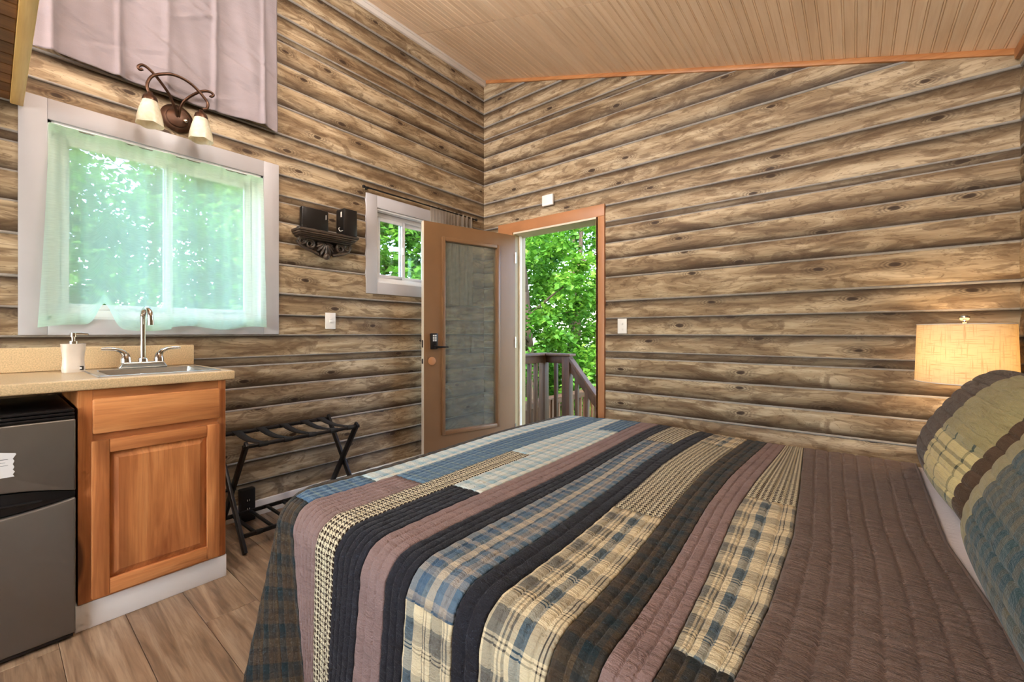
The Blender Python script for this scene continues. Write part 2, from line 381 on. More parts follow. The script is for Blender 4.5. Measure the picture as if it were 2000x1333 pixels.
# quilt fabrics
MV, NV = (140, 112, 106), (54, 54, 66)
M['q_mauve'] = solid_cloth('quilt_mauve', (134, 110, 104))
M['q_brown'] = solid_cloth('quilt_taupe_brown', (106, 87, 77), 0.13)
M['q_navy'] = solid_cloth('quilt_navy', (38, 38, 44))
M['q_black'] = solid_cloth('quilt_blackish', (46, 40, 46))
M['q_hound'] = houndstooth('quilt_houndstooth', (208, 196, 164), (52, 38, 28))
CR, GY, TL, BK, TN = (208, 190, 154), (112, 108, 98), (62, 92, 108), (46, 40, 38), (176, 146, 98)
M['q_cream'] = plaid('quilt_cream_plaid', [(0, CR), (0.18, BK), (0.20, CR), (0.24, BK), (0.26, CR), (0.34, GY), (0.56, CR), (0.60, GY), (0.63, CR), (0.67, GY), (0.70, CR), (0.80, TL), (0.97, CR)], 0.155,
                      [(0, CR), (0.28, BK), (0.31, CR), (0.36, BK), (0.39, CR), (0.44, GY), (0.62, (96, 92, 86)), (0.80, GY), (0.88, CR)], 0.118)
M['q_blue'] = plaid('quilt_blue_plaid', [(0, (98, 112, 124)), (0.14, (150, 140, 128)), (0.30, (84, 104, 120)), (0.44, (132, 130, 124)), (0.58, (64, 86, 108)), (0.76, (112, 120, 122)), (0.85, (190, 172, 142))], 0.159,
                     [(0, (78, 100, 118)), (0.22, (142, 136, 128)), (0.42, (66, 88, 108)), (0.64, (162, 148, 132)), (0.80, (92, 110, 124))], 0.105)
M['q_teal'] = plaid('quilt_teal_plaid', [(0, (76, 102, 126)), (0.3, (94, 120, 138)), (0.5, (66, 92, 120)), (0.75, (116, 138, 146))], 0.06,
                     [(0, (72, 98, 124)), (0.4, (104, 128, 142)), (0.6, (62, 88, 116)), (0.85, (124, 136, 124))], 0.07)
M['q_pale'] = plaid('quilt_pale_plaid', [(0, (192, 200, 192)), (0.35, (140, 168, 178)), (0.55, (206, 200, 180)), (0.8, (156, 178, 182))], 0.14,
                     [(0, (198, 198, 188)), (0.3, (140, 168, 178)), (0.5, (206, 200, 184)), (0.75, (150, 174, 180))], 0.13)
M['q_dark'] = plaid('quilt_dark_plaid', [(0, (38, 48, 52)), (0.22, (68, 57, 46)), (0.48, (56, 50, 44)), (0.72, (76, 63, 48)), (0.86, (34, 46, 52))], 0.09,
                     [(0, (34, 46, 50)), (0.22, (74, 60, 45)), (0.5, (58, 51, 44)), (0.62, (76, 64, 48)), (0.85, (48, 48, 46))], 0.095)
M['q_green'] = solid_cloth('sham_sage_cream', (150, 138, 98), 0.10)
M['q_umber'] = solid_cloth('sham_dark_brown', (84, 66, 52), 0.12)
M['q_pteal'] = plaid('sham_teal_plaid', [(0, (52, 72, 74)), (0.3, (96, 88, 70)), (0.55, (44, 66, 72)), (0.8, (84, 80, 68))], 0.10,
                      [(0, (50, 70, 74)), (0.5, (88, 84, 70))], 0.16)
M['q_pplaid'] = plaid('sham_cream_plaid', [(0, (190, 172, 122)), (0.5, (196, 178, 128)), (0.9, (90, 92, 70))], 0.12,
                       [(0, (192, 172, 122)), (0.35, (60, 62, 52)), (0.42, (188, 170, 120)), (0.5, (60, 62, 52)), (0.56, (190, 172, 122)), (0.72, (60, 76, 76)), (0.9, (180, 164, 116))], 0.17)

# ------------------------------------------------------------------ room shell
ROOM_X, ROOM_Y = 3.46, -5.5
CEIL0, CSL = 3.584, 0.33
def ceil_z(x): return CEIL0 - CSL * x

BOUNDS = [3.567, 3.39, 3.26, 3.127, 3.003, 2.954, 2.815, 2.682, 2.55, 2.372, 2.245, 2.116, 1.985, 1.935, 1.809, 1.680, 1.542, 1.358, 1.225, 1.096, 0.965, 0.908, 0.775, 0.648, 0.513, 0.338, 0.21, 0.08, 0.0]
TYPES = 'WABCDEFGWABCDEFGWABCDEFGWABC'
HIGH = 0.015
def profile(ty, n=9):
    out = []
    for i in range(n):
        t = i / (n - 1)
        if ty in 'EFG': d = HIGH * (1 - (1 - t / 0.62) ** 2) if t < 0.62 else HIGH * (1 - 0.22 * ((t - 0.62) / 0.38) ** 2)
        elif ty in 'ABC': d = HIGH * (1 - (1 - (1 - t) / 0.62) ** 2) if (1 - t) < 0.62 else HIGH * (1 - 0.22 * ((0.38 - t) / 0.38) ** 2)
        elif ty == 'W': d = HIGH * (1.05 - 0.75 * abs(2 * t - 1) ** 4)
        else: d = 0.006 + 0.004 * math.sin(PI * t)
        out.append((t, max(0.0008, d)))
    return out
def subtract(rects, h):
    res = []
    a0, a1, z0, z1 = h
    for (p, q, r, s) in rects:
        if q <= a0 or p >= a1 or s <= z0 or r >= z1: res.append((p, q, r, s)); continue
        if p < a0: res.append((p, a0, r, s))
        if q > a1: res.append((a1, q, r, s))
        m0, m1 = max(p, a0), min(q, a1)
        if r < z0: res.append((m0, m1, r, z0))
        if s > z1: res.append((m0, m1, z1, s))
    return res
def strip_mesh(name, pts, a0, a1, P, zb, H):
    me = bpy.data.meshes.new(name)
    vs = []; 
    for t, d in pts:
        vs += [P(a0, zb + t * H, d), P(a1, zb + t * H, d)]
    fs = [(2 * i, 2 * i + 1, 2 * i + 3, 2 * i + 2) for i in range(len(pts) - 1)]
    me.from_pydata([tuple(v) for v in vs], [], fs)
    u1 = me.uv_layers.new(name='UVMap'); u2 = me.uv_layers.new(name='band')
    for poly in me.polygons:
        for li in poly.loop_indices:
            vi = me.loops[li].vertex_index; t = pts[vi // 2][0]; a = a0 if vi % 2 == 0 else a1
            u1.data[li].uv = (a, t * H); u2.data[li].uv = (0.5, t)
    me.polygons.foreach_set('use_smooth', [True] * len(me.polygons)); me.update()
    return me
def make_wall(name, O, D, Nn, length, holes, label, cover=0.03, zmax=None, slope=False):
    """wall slab with openings, faced row by row with log pieces and chinking strips"""
    O, D, Nn = Vector(O), Vector(D), Vector(Nn)
    def P(a, z, d): return O + D * a + Nn * d + Vector((0, 0, z))
    mb = MB(); rects = [(0, length, 0, 3.75 if not slope else 2.30)]
    for h in holes: rects = subtract(rects, h)
    for (p, q, r, s) in rects:
        A, B = P(p, r, -0.14), P(q, s, 0.0); mb.box(A.x, B.x, A.y, B.y, r, s)
    if slope:
        zz = 2.30
        poly = [(0, zz), (length, zz), (length, 2.50), (0, 3.75)]
        n = len(poly); vs = [P(a, z, -0.14) for a, z in poly] + [P(a, z, 0) for a, z in poly]
        mb.add(vs, [tuple(range(n))[::-1], tuple(range(n, 2 * n))] + [(i, (i + 1) % n, (i + 1) % n + n, i + n) for i in range(n)])
    w = mb.build(name, M['wallback'], origin=(0, 0, 0)); tag(w, label, 'wall', kind='structure')
    cov = [(a0 - cover, a1 + cover, z0 - cover, z1 + cover) for a0, a1, z0, z1 in holes]
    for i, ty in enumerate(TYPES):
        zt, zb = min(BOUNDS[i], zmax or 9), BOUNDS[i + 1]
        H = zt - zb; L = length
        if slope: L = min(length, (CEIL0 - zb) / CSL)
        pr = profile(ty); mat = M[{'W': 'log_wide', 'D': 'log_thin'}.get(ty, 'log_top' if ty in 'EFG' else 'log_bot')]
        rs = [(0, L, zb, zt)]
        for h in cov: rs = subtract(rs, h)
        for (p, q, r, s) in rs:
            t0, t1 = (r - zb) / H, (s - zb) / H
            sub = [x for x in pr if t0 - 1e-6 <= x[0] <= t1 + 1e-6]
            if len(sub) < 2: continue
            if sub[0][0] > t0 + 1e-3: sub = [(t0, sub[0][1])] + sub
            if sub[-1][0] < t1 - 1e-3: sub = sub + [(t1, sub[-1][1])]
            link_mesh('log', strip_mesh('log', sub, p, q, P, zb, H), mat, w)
        # chinking bead along the joint under this log
        zc = zb
        rs = [(0, L, zc - 0.008, zc + 0.008)]
        for h in cov: rs = subtract(rs, h)
        for (p, q, r, s) in rs:
            if s - r < 0.004: continue
            pts = [(0, 0.001), (0.12, 0.009), (0.5, 0.0140), (0.88, 0.009), (1, 0.001)]
            link_mesh('chinking', strip_mesh('chinking', pts, p, q, P, r, s - r), M['chink'], w)
    return w
# left wall: a = -y ; door wall: a = x
W1 = (2.009, 2.903, 1.173, 2.070)      # a0 a1 z0 z1 of the large window
W2 = (0.630, 1.216, 1.493, 2.059)      # small window
make_wall('wall_left', (0, 0, 0), (0, -1, 0), (1, 0, 0), 5.5, [W1, W2], 'log covered wall with the two white framed windows', zmax=3.58)
DOOR = (0.384, 1.259, -0.01, 2.031)
make_wall('wall_back', (0, 0, 0), (1, 0, 0), (0, -1, 0), 3.46, [DOOR], 'log covered wall around the open doorway', slope=True)
make_wall('wall_right', (ROOM_X, 0, 0), (0, -1, 0), (-1, 0, 0), 5.5, [], 'log covered wall behind the head of the bed', zmax=2.44)
make_wall('wall_front', (0, ROOM_Y, 0), (1, 0, 0), (0, 1, 0), 3.46, [(0.6, 2.9, 0.85, 2.0), (0.25, 2.25, 2.42, 2.99)], 'log covered wall behind the camera', slope=True, zmax=3.58)

# floor of wood look planks running along x
fl = MB().box(-0.14, ROOM_X + 0.14, ROOM_Y - 0.14, 0.14, -0.12, -0.006).build('floor', M['wallback'], origin=(0, 0, 0))
tag(fl, 'grey brown wood plank floor of the cabin', 'floor', kind='structure')
pw, plen = 0.182, 1.22
fm = MB().box(0.0006, plen - 0.0006, -pw + 0.0006, -0.0006, -0.006, 0.0)
fme = None; row = 0; y = 0.0
while y > ROOM_Y - 0.05:
    x = -[0.0, 0.45, 0.82, 0.21, 0.63][row % 5] - 0.1
    while x < ROOM_X:
        if fme is None:
            o = fm.build('floor_plank', M['floor'], fl, bevel=0.0012, seg=1); fme = o.data
        else: o = link_mesh('floor_plank', fme, M['floor'], fl)
        o.location = (x, y, 0); x += plen
    y -= pw; row += 1

# ceiling: roof slab and bead board strips, following the 4-in-12 pitch down towards the bed
th = math.atan(CSL); cs = math.cos(th)
ce = MB(); x0, x1 = -0.3, ROOM_X + 0.3
ce.prism([(x0, ceil_z(x0) + 0.012), (x1, ceil_z(x1) + 0.012), (x1, ceil_z(x1) + 0.12), (x0, ceil_z(x0) + 0.12)], 'y', ROOM_Y - 0.3, 0.3)
ceo = ce.build('ceiling', M['bead'], origin=(0, 0, 0)); tag(ceo, 'sloping light pine bead board ceiling', 'ceiling', kind='structure')
sw = 0.05 / cs
prof = [(0.0002, 0.011), (0.0002, 0.0035), (0.0014, 0.0), (sw - 0.0105, 0.0), (sw - 0.0092, 0.0032), (sw - 0.0078, 0.0008), (sw - 0.0045, 0.0002), (sw - 0.0018, 0.0012), (sw - 0.0004, 0.0035), (sw - 0.0002, 0.011)]
def strip(ya, yb):
    m = MB(); m.prism(prof, 'y', ya, yb); me = m.build('bead_board', M['bead'], ceo); return me
protos = [strip(-0.8405, 0.0), strip(-3.28, -0.8455)]
for i in range(70):
    for pr in protos:
        o = pr if i == 0 else link_mesh('bead_board', pr.data, M['bead'], ceo)
        o.location = (i * 0.05, 0, ceil_z(i * 0.05)); o.rotation_euler = (0, th, 0)
# mouldings
t1 = MB().box(0, 0.036, ROOM_Y, 0.0, 3.512, 3.574).box(0.036, 0.046, ROOM_Y, 0.0, 3.545, 3.566).build('trim_1', M['gloss_white'], origin=(0, 0, 0), bevel=0.004)
tag(t1, 'white crown moulding along the top of the window wall', 'moulding', kind='structure')
m = MB(); m.prism([(0.046, ceil_z(0.046) + 0.002), (ROOM_X, ceil_z(ROOM_X) + 0.002), (ROOM_X, ceil_z(ROOM_X) - 0.03), (0.046, ceil_z(0.046) - 0.03)], 'y', -0.026, 0.0)
t2 = m.build('trim_2', M['orange_pine'], origin=(0, 0, 0), bevel=0.005); tag(t2, 'thin orange pine strip where the door wall meets the ceiling', 'moulding', kind='structure')
t4 = MB().box(3.425, 3.46, -5.4, -0.03, 2.395, 2.445).build('trim_4', M['orange_pine'], origin=(0, 0, 0), bevel=0.004)
tag(t4, 'orange pine strip under the low edge of the ceiling', 'moulding', kind='structure')
bl = MB().box(0.0, 0.028, -5.4, -0.0, 0.0, 0.090).build('baseboard_left', M['gloss_white'], origin=(0, 0, 0), bevel=0.003)
tag(bl, 'white baseboard along the window wall', 'baseboard', kind='structure')
bk = MB().box(0.03, 0.215, -0.028, 0.0, 0.0, 0.090).box(1.315, ROOM_X, -0.028, 0.0, 0.0, 0.090).build('baseboard_back', M['gloss_white'], origin=(0, 0, 0), bevel=0.003)
tag(bk, 'white baseboard behind the bed along the door wall', 'baseboard', kind='structure')
# loft over the rear of the room: boards underneath, pine edge strip
lf = MB().box(0.022, ROOM_X - 0.022, ROOM_Y + 0.02, -3.02, 2.122, 2.25).build('ceiling_loft', M['soffit'], origin=(0, 0, 0))
tag(lf, 'brown boarded underside of the loft at the edge of the picture', 'ceiling', kind='structure')
bme = None
for i in range(37):
    if bme is None:
        o = MB().box(0.001, 0.0915, ROOM_Y + 0.03, -3.012, 2.108, 2.122).build('soffit_board', M['soffit'], lf, bevel=0.003, seg=1); bme = o.data
    else: o = link_mesh('soffit_board', bme, M['soffit'], lf)
    o.location = (0.022 + i * 0.0925, 0, 0)
t3 = MB().box(0.024, ROOM_X - 0.03, -3.012, -2.974, 2.094, 2.128).build('trim_3', M['pine'], origin=(0, 0, 0), bevel=0.003)
tag(t3, 'pale pine edge strip of the loft above the window corner', 'moulding', kind='structure')

# ------------------------------------------------------------------ windows
def window(name, A, outer, label, split, two_rails=True):
    a0, a1, z0, z1 = A; b0, b1, c0, c1 = outer
    r = root(name, (0, -(a0 + a1) / 2, z0), label, 'window', kind='structure')
    for (p, q, s, t) in ((b0, a0, c0, c1), (a1, b1, c0, c1), (a0, a1, z1, c1), (a0, a1, c0, z0)):
        MB().box(0.0, 0.026, -q, -p, s, t).build('casing', M['white'], r, bevel=0.002)
    j = MB()
    j.box(-0.14, 0.012, -a0 - 0.012, -a0, z0, z1).box(-0.14, 0.012, -a1, -a1 + 0.012, z0, z1).box(-0.14, 0.012, -a1, -a0, z1 - 0.012, z1).box(-0.14, 0.012, -a1, -a0, z0, z0 + 0.012)
    j.build('jamb_liner', M['vinyl'], r)
    fw = 0.034
    f = MB(); x0, x1 = -0.105, -0.045
    f.box(x0, x1, -a0 - 0.012 - fw, -a0 - 0.012, z0 + 0.012, z1 - 0.012).box(x0, x1, -a1 + 0.012, -a1 + 0.012 + fw, z0 + 0.012, z1 - 0.012)
    f.box(x0, x1, -a1 + 0.012 + fw, -a0 - 0.012 - fw, z1 - 0.012 - fw, z1 - 0.012).box(x0, x1, -a1 + 0.012 + fw, -a0 - 0.012 - fw, z0 + 0.012, z0 + 0.012 + fw)
    f.build('window_frame', M['vinyl'], r, bevel=0.003)
    g0, g1, h0, h1 = a0 + 0.012 + fw, a1 - 0.012 - fw, z0 + 0.012 + fw, z1 - 0.012 - fw
    for (p, q, xo) in ((split - 0.018, g1, -0.068), (g0, split + 0.018, -0.090)):
        s = MB(); w = 0.028
        s.box(xo, xo + 0.02, -q, -q + w, h0, h1).box(xo, xo + 0.02, -p - w, -p, h0, h1).box(xo, xo + 0.02, -q + w, -p - w, h1 - w, h1).box(xo, xo + 0.02, -q + w, -p - w, h0, h0 + w)
        so = s.build('sash', M['vinyl'], r, bevel=0.002)
        MB().box(xo + 0.008, xo + 0.012, -q + w - 0.004, -p - w + 0.004, h0 + w - 0.004, h1 - w + 0.004).build('pane', M['glass'], so)
    MB().box(-0.048, -0.036, -split - 0.008, -split + 0.008, (z0 + z1) / 2 - 0.03, (z0 + z1) / 2 + 0.03).build('latch', M['plate'], r, bevel=0.003)
    return r
window('window_1', W1, (1.921, 2.989, 1.099, 2.163), 'large white framed window above the sink', 2.456)
window('window_2', W2, (0.540, 1.307, 1.404, 2.152), 'small white framed window behind the open door', 0.923)
for nm, (a0, a1, z0, z1), lb in (('added_window_rear', (0.6, 2.9, 0.85, 2.0), 'added unseen wide window behind the camera for fill light'), ('added_window_loft', (0.25, 2.25, 2.42, 2.99), 'added unseen loft window behind the camera for fill light')):  # invented windows, never in view, added to go with the fill lights
    r = root(nm, ((a0 + a1) / 2, ROOM_Y, z0), lb, 'window', kind='structure'); f = MB(); yy = ROOM_Y
    for (p, q, s, t) in ((a0 - 0.06, a0 + 0.03, z0 - 0.06, z1 + 0.06), (a1 - 0.03, a1 + 0.06, z0 - 0.06, z1 + 0.06), (a0 + 0.03, a1 - 0.03, z1 - 0.03, z1 + 0.06), (a0 + 0.03, a1 - 0.03, z0 - 0.06, z0 + 0.03)):
        f.box(p, q, yy - 0.1, yy + 0.03, s, t)
    f.build('window_frame', M['white'], r); MB().box(a0 + 0.03, a1 - 0.03, yy - 0.06, yy - 0.055, z0 + 0.03, z1 - 0.03).build('pane', M['glass'], r)

# ------------------------------------------------------------------ door, frame, casing
dc = root('trim_5', (0.78, 0, 0), 'orange brown casing and frame of the open doorway', 'door frame', kind='structure')
for (p, q, s, t) in ((0.215, 0.385, 0, 2.03), (1.243, 1.315, 0, 2.03), (0.215, 1.315, 2.03, 2.124)):
    MB().box(p, q, -0.034, 0.0, s, t).build('casing', M['casing'], dc, bevel=0.003)
MB().box(1.243, 1.258, -0.034, 0.15, 0, 2.03).build('side_jamb', M['casing'], dc)
MB().box(0.385, 0.40, -0.02, 0.15, 0, 2.03).build('side_jamb', M['jambtan'], dc)
MB().box(0.40, 1.243, -0.034, 0.15, 2.015, 2.03).build('head_jamb', M['dooredge'], dc)
MB().box(0.40, 0.415, 0.05, 0.075, 0, 2.015).build('stop', M['dooredge'], dc)
MB().box(1.23, 1.243, 0.05, 0.075, 0, 2.015).build('stop', M['casing'], dc)
MB().box(0.40, 1.243, -0.02, 0.16, 0.0, 0.02).build('threshold', M['steel'], dc, bevel=0.004)
# the slab swings on the left jamb, opened a little past square
HX, HY = 0.405, -0.012
da = Vector((0.172 - HX, -0.885 - HY, 0)).normalized(); dn = Vector((-da.y, da.x, 0))     # dn: towards the room side seen in the photo
if dn.dot(Vector((2.838, -3.068, 0)) - Vector((HX, HY, 0))) < 0: dn = -dn
def D(p): return Vector((HX, HY, 0)) + da * p.x + dn * p.y + Vector((0, 0, p.z))
DW, DH, DT = 0.905, 2.005, 0.044
dr = root('door_1', (HX, HY, 0.012), 'tan painted door with tall glass pane, standing open into the room', 'door', kind='structure')
def db(name, mat, boxes, parent=None, bevel=0.0):
    mb = MB()
    for b in boxes: mb.box(*b)
    return mb.xf(D).build(name, mat, parent or dr, bevel=bevel)
g0, g1, h0, h1 = 0.185, 0.738, 0.278, 1.885
db('door_leaf', M['doorpaint'], [(0, g0, -DT, 0, 0.012, DH), (g1, DW, -DT, 0, 0.012, DH), (g0, g1, -DT, 0, h1, DH), (g0, g1, -DT, 0, 0.012, h0)])
db('leading_edge', M['dooredge'], [(DW, DW + 0.003, -DT + 0.002, -0.002, 0.012, DH)])
for (p, q, s, t) in ((g0 - 0.012, g0 + 0.02, h0 - 0.012, h1 + 0.012), (g1 - 0.02, g1 + 0.012, h0 - 0.012, h1 + 0.012), (g0 + 0.02, g1 - 0.02, h1 - 0.02, h1 + 0.012), (g0 + 0.02, g1 - 0.02, h0 - 0.012, h0 + 0.02)):
    db('glazing_bead', M['doorpaint'], [(p, q, -DT - 0.010, 0.010, s, t)], bevel=0.004)
db('pane', M['doorglass'], [(g0, g1, -0.026, -0.020, h0, h1)])
lk = db('lock', M['blackplastic'], [(0.795, 0.855, 0.0, 0.026, 0.975, 1.105)], bevel=0.008)
kb = []
for i in range(4):
    for j in range(2): kb.append((0.810 + j * 0.018, 0.822 + j * 0.018, 0.026, 0.029, 1.040 + i * 0.014, 1.049 + i * 0.014))
db('keypad', M['plate'], kb, lk)
MB().tube([(0.825, 0.02, 0.995), (0.825, 0.055, 0.995), (0.80, 0.06, 0.995), (0.72, 0.058, 0.992)], [0.010, 0.010, 0.009, 0.006], 10).xf(D).build('lever', M['black'], lk, smooth=True)
MB().lathe([(0.0, 0.0), (0.033, 0.0), (0.033, 0.006), (0.022, 0.009), (0.0, 0.009)], (0, 0, 0), 24).xf(lambda p: D(Vector((0.838 + p.x, p.z, 0.880 + p.y)))).build('cover_plate', M['casing'], dr, smooth=True)
MB().lathe([(0.0, -0.048), (0.02, -0.048), (0.012, -0.06), (0.026, -0.082), (0.028, -0.10), (0.0, -0.108)], (0, 0, 0), 20).xf(lambda p: D(Vector((0.845 + p.x, p.z, 1.02 + p.y)))).build('knob', M['chrome'], dr, smooth=True)
db('latch_plate', M['black'], [(DW + 0.002, DW + 0.004, -0.034, -0.010, 0.99, 1.05), (DW + 0.002, DW + 0.004, -0.034, -0.010, 0.86, 0.90)])
for hz in (0.22, 1.02, 1.80):
    MB().tube([(0, 0.004, hz - 0.05), (0, 0.004, hz + 0.05)], 0.007, 10).xf(D).build('hinge', M['satin'], dr, smooth=True)

# ------------------------------------------------------------------ cloth grids
def cloth(name, fn, nu, nv, mat, parent=None, origin=(0, 0, 0), uvs=(1, 1), u0=0, u1=1, v0=0, v1=1, solid=0.0):
    o_ = org(parent) if parent is not None else Vector(origin)
    vs = []; uv = []
    for j in range(nv + 1):
        for i in range(nu + 1):
            u = u0 + (u1 - u0) * i / nu; v = v0 + (v1 - v0) * j / nv
            vs.append(tuple(Vector(fn(u, v)) - o_)); uv.append((u * uvs[0], v * uvs[1]))
    fs = [(j * (nu + 1) + i, j * (nu + 1) + i + 1, (j + 1) * (nu + 1) + i + 1, (j + 1) * (nu + 1) + i) for j in range(nv) for i in range(nu)]
    me = bpy.data.meshes.new(name); me.from_pydata(vs, [], fs)
    ul = me.uv_layers.new(name='UVMap'); idx = np.zeros(len(me.loops), dtype=np.int32); me.loops.foreach_get('vertex_index', idx)
    ul.data.foreach_set('uv', np.array(uv, dtype=np.float32)[idx].ravel())
    me.polygons.foreach_set('use_smooth', [True] * len(me.polygons)); me.update()
    o = link_mesh(name, me, mat, parent, (0, 0, 0) if parent is not None else o_); ORG[o.name] = o_
    if solid:
        md = o.modifiers.new('thickness', 'SOLIDIFY'); md.thickness = solid; md.offset = -1
    return o

CREASES = [(random.random(), random.random(), random.uniform(-0.9, 0.9), random.choice((-1, 1)) * random.uniform(0.005, 0.010)) for _ in range(34)]
# big mauve grey curtain hanging above the window
def f_cur(u, v):
    y = -2.965 + u * 1.02; z = 2.356 + v * 1.02
    fold = 0.011 * math.sin(u * 15 + 0.5) + 0.003 * math.sin(u * 31 + 1.3 * v) + 0.0015 * math.sin(u * 70 + 14 * v) + 0.005 * math.sin(7.5 * u + 6.0 * v) + 0.0022 * math.sin(9 * u - 21 * v)
    for c, w in ((0.07, 0.010), (0.29, 0.008), (0.47, 0.012), (0.68, 0.009), (0.92, 0.008)):
        fold += 0.020 * math.exp(-((u - c) / w) ** 2 / 2) * (0.7 + 0.3 * math.sin(v * 3 + c * 9))
    for (c0, c1, sl, aa) in CREASES:
        dd = (v - c1) - sl * (u - c0); rr_ = abs(u - c0)
        fold += aa * math.exp(-(dd / 0.012) ** 2) * math.exp(-(rr_ / 0.13) ** 2)
    sag = -0.012 * math.exp(-((u - 0.99) / 0.03) ** 2) + 0.006 * math.sin(u * 9)
    return (0.058 + fold, y, z + sag * (1 - v))
ct = root('curtain', (0.058, -2.455, 2.356), 'mauve grey cloth curtain hanging above the large window', 'curtain')
cloth('cloth', f_cur, 170, 110, M['curtain'], ct, uvs=(1.02, 1.02), solid=0.002)
MB().tube([(0.058, -3.0, 3.39), (0.058, -1.9, 3.39)], 0.010, 10).build('rod', M['black'], ct, smooth=True)

# two sheer panels at the large window
def f_sheer(ya, yb, flare_l, flare_r, lift, ph):
    def fn(u, v):
        zt, zb = 2.058, 1.132 + lift(u)
        z = zb + (zt - zb) * v; y = ya + (yb - ya) * u + (flare_l * (1 - u) + flare_r * u) * (1 - v) ** 1.4
        x = 0.014 + 0.046 * (1 - v) ** 0.6 + (0.006 + 0.010 * (1 - v)) * math.sin(u * 13 + ph + 1.2 * math.sin(v * 2.5)) + 0.004 * math.sin(u * 37 + ph)
        return (x, y, z)
    return fn
for (ya, yb, fl_, fr_, lift, ph, lb) in ((-2.900, -2.470, -0.035, 0.0, lambda u: 0.015 * math.sin(u * 6) + 0.11 * math.exp(-((u - 0.46) / 0.07) ** 2), 0.3, 'white sheer curtain panel over the sash nearest the corner of the sink'),
                                     (-2.475, -2.013, 0.0, 0.0, lambda u: 0.010 * math.sin(u * 9) + 0.004, 1.1, 'white sheer curtain panel right of the window mullion')):
    sr = root('sheer_curtain', (0.03, (ya + yb) / 2, 1.13), lb, 'curtain', 'sheer panels at the large window')
    fn = f_sheer(ya, yb, fl_, fr_, lift, ph)
    cloth('cloth', fn, 90, 40, M['sheer'], sr, uvs=(0.45, 0.93))
    cloth('hem', lambda u, v, fn=fn: Vector(fn(u, v)) + Vector((0.0015, 0, 0)), 90, 4, M['sheer'], sr, uvs=(0.45, 0.93), v0=0.0, v1=0.055)
    cloth('heading', lambda u, v, fn=fn: Vector(fn(u, v)) + Vector((0.0015, 0, 0)), 90, 3, M['sheer'], sr, uvs=(0.45, 0.93), v0=0.955, v1=1.0)
wr = MB().tube([(0.013, -2.897, 2.052), (0.013, -2.015, 2.052)], 0.003, 8).build('curtain_wire', M['satin'], smooth=True)
tag(wr, 'thin curtain wire stretched across the top of the large window', 'curtain wire')

# rod and valance of the small window
rd = root('curtain_rod', (0.05, -0.75, 2.18), 'thin black curtain rod above the small window', 'curtain rod')
MB().tube([(0.05, -1.345, 2.18), (0.05, -0.16, 2.18)], 0.006, 10).build('rod', M['black'], rd, smooth=True)
for yy in (-1.345, -0.16):
    MB().lathe([(0.0, -0.012), (0.012, -0.006), (0.012, 0.006), (0.0, 0.012)], (0.05, yy, 2.18), 12, 'y').build('finial', M['black'], rd, smooth=True)
    MB().box(0.018, 0.05, yy + (0.03 if yy < -1 else -0.04), yy + (0.04 if yy < -1 else -0.03), 2.172, 2.188).build('bracket', M['black'], rd)
def f_val(u, v):
    y = -0.72 + 0.52 * u; z = 1.36 + 0.83 * v
    d = 0.013 * math.sin(u * 62) * (0.06 if u < 0.55 else min(1.0, (u - 0.55) * 6)) + 0.002 * math.sin(u * 95)
    return (0.05 + d, y, z + 0.003 * math.sin(u * 60))
vl = root('window_curtain', (0.05, -0.46, 1.36), 'pale linen curtain bunched beside the small window behind the door', 'curtain')
cloth('cloth', f_val, 110, 20, M['valance'], vl, uvs=(0.52, 0.83))

# ------------------------------------------------------------------ wall sconce
sc = root('wall_sconce', (0.02, -2.435, 2.19), 'bronze two-light wall sconce with scrolled arms and frosted bell shades', 'wall lamp')
MB().lathe([(0.0, 0.0), (0.070, 0.0), (0.072, 0.008), (0.062, 0.014), (0.050, 0.016), (0.046, 0.022), (0.030, 0.026), (0.0, 0.030)], (0.018, -2.437, 2.254), 32, 'x').build('back_plate', M['bronze'], sc, smooth=True)
MB().lathe([(0.0, 0.0), (0.009, 0.0), (0.010, 0.008), (0.0, 0.014)], (0.046, -2.405, 2.245), 12, 'x').build('finial_nut', M['chrome'], sc, smooth=True)
A1 = [(0.030, -2.437, 2.230), (0.050, -2.443, 2.270), (0.070, -2.459, 2.300), (0.090, -2.484, 2.341), (0.105, -2.514, 2.372), (0.115, -2.545, 2.401), (0.120, -2.571, 2.419), (0.120, -2.589, 2.426), (0.120, -2.602, 2.421), (0.120, -2.610, 2.408), (0.120, -2.604, 2.398), (0.120, -2.594, 2.405)]
A2 = [(0.030, -2.430, 2.233), (0.050, -2.433, 2.274), (0.070, -2.428, 2.313), (0.090, -2.411, 2.346), (0.105, -2.384, 2.377), (0.115, -2.354, 2.403), (0.120, -2.328, 2.415), (0.120, -2.307, 2.416), (0.120, -2.298, 2.407), (0.120, -2.307, 2.394), (0.120, -2.316, 2.396)]
for A in (A1, A2): MB().tube(smoothpts(A), 0.0068, 10).build('scroll_arm', M['bronze'], sc, smooth=True)
AR = [(0.150, -2.571, 2.277), (0.150, -2.581, 2.307), (0.150, -2.579, 2.338), (0.150, -2.563, 2.373), (0.150, -2.533, 2.397), (0.150, -2.493, 2.417), (0.150, -2.451, 2.421), (0.150, -2.408, 2.409), (0.150, -2.373, 2.385), (0.150, -2.348, 2.360), (0.150, -2.332, 2.337), (0.150, -2.336, 2.308), (0.150, -2.355, 2.295)]
MB().tube(smoothpts(AR), 0.0070, 10).build('arch', M['bronze'], sc, smooth=True)
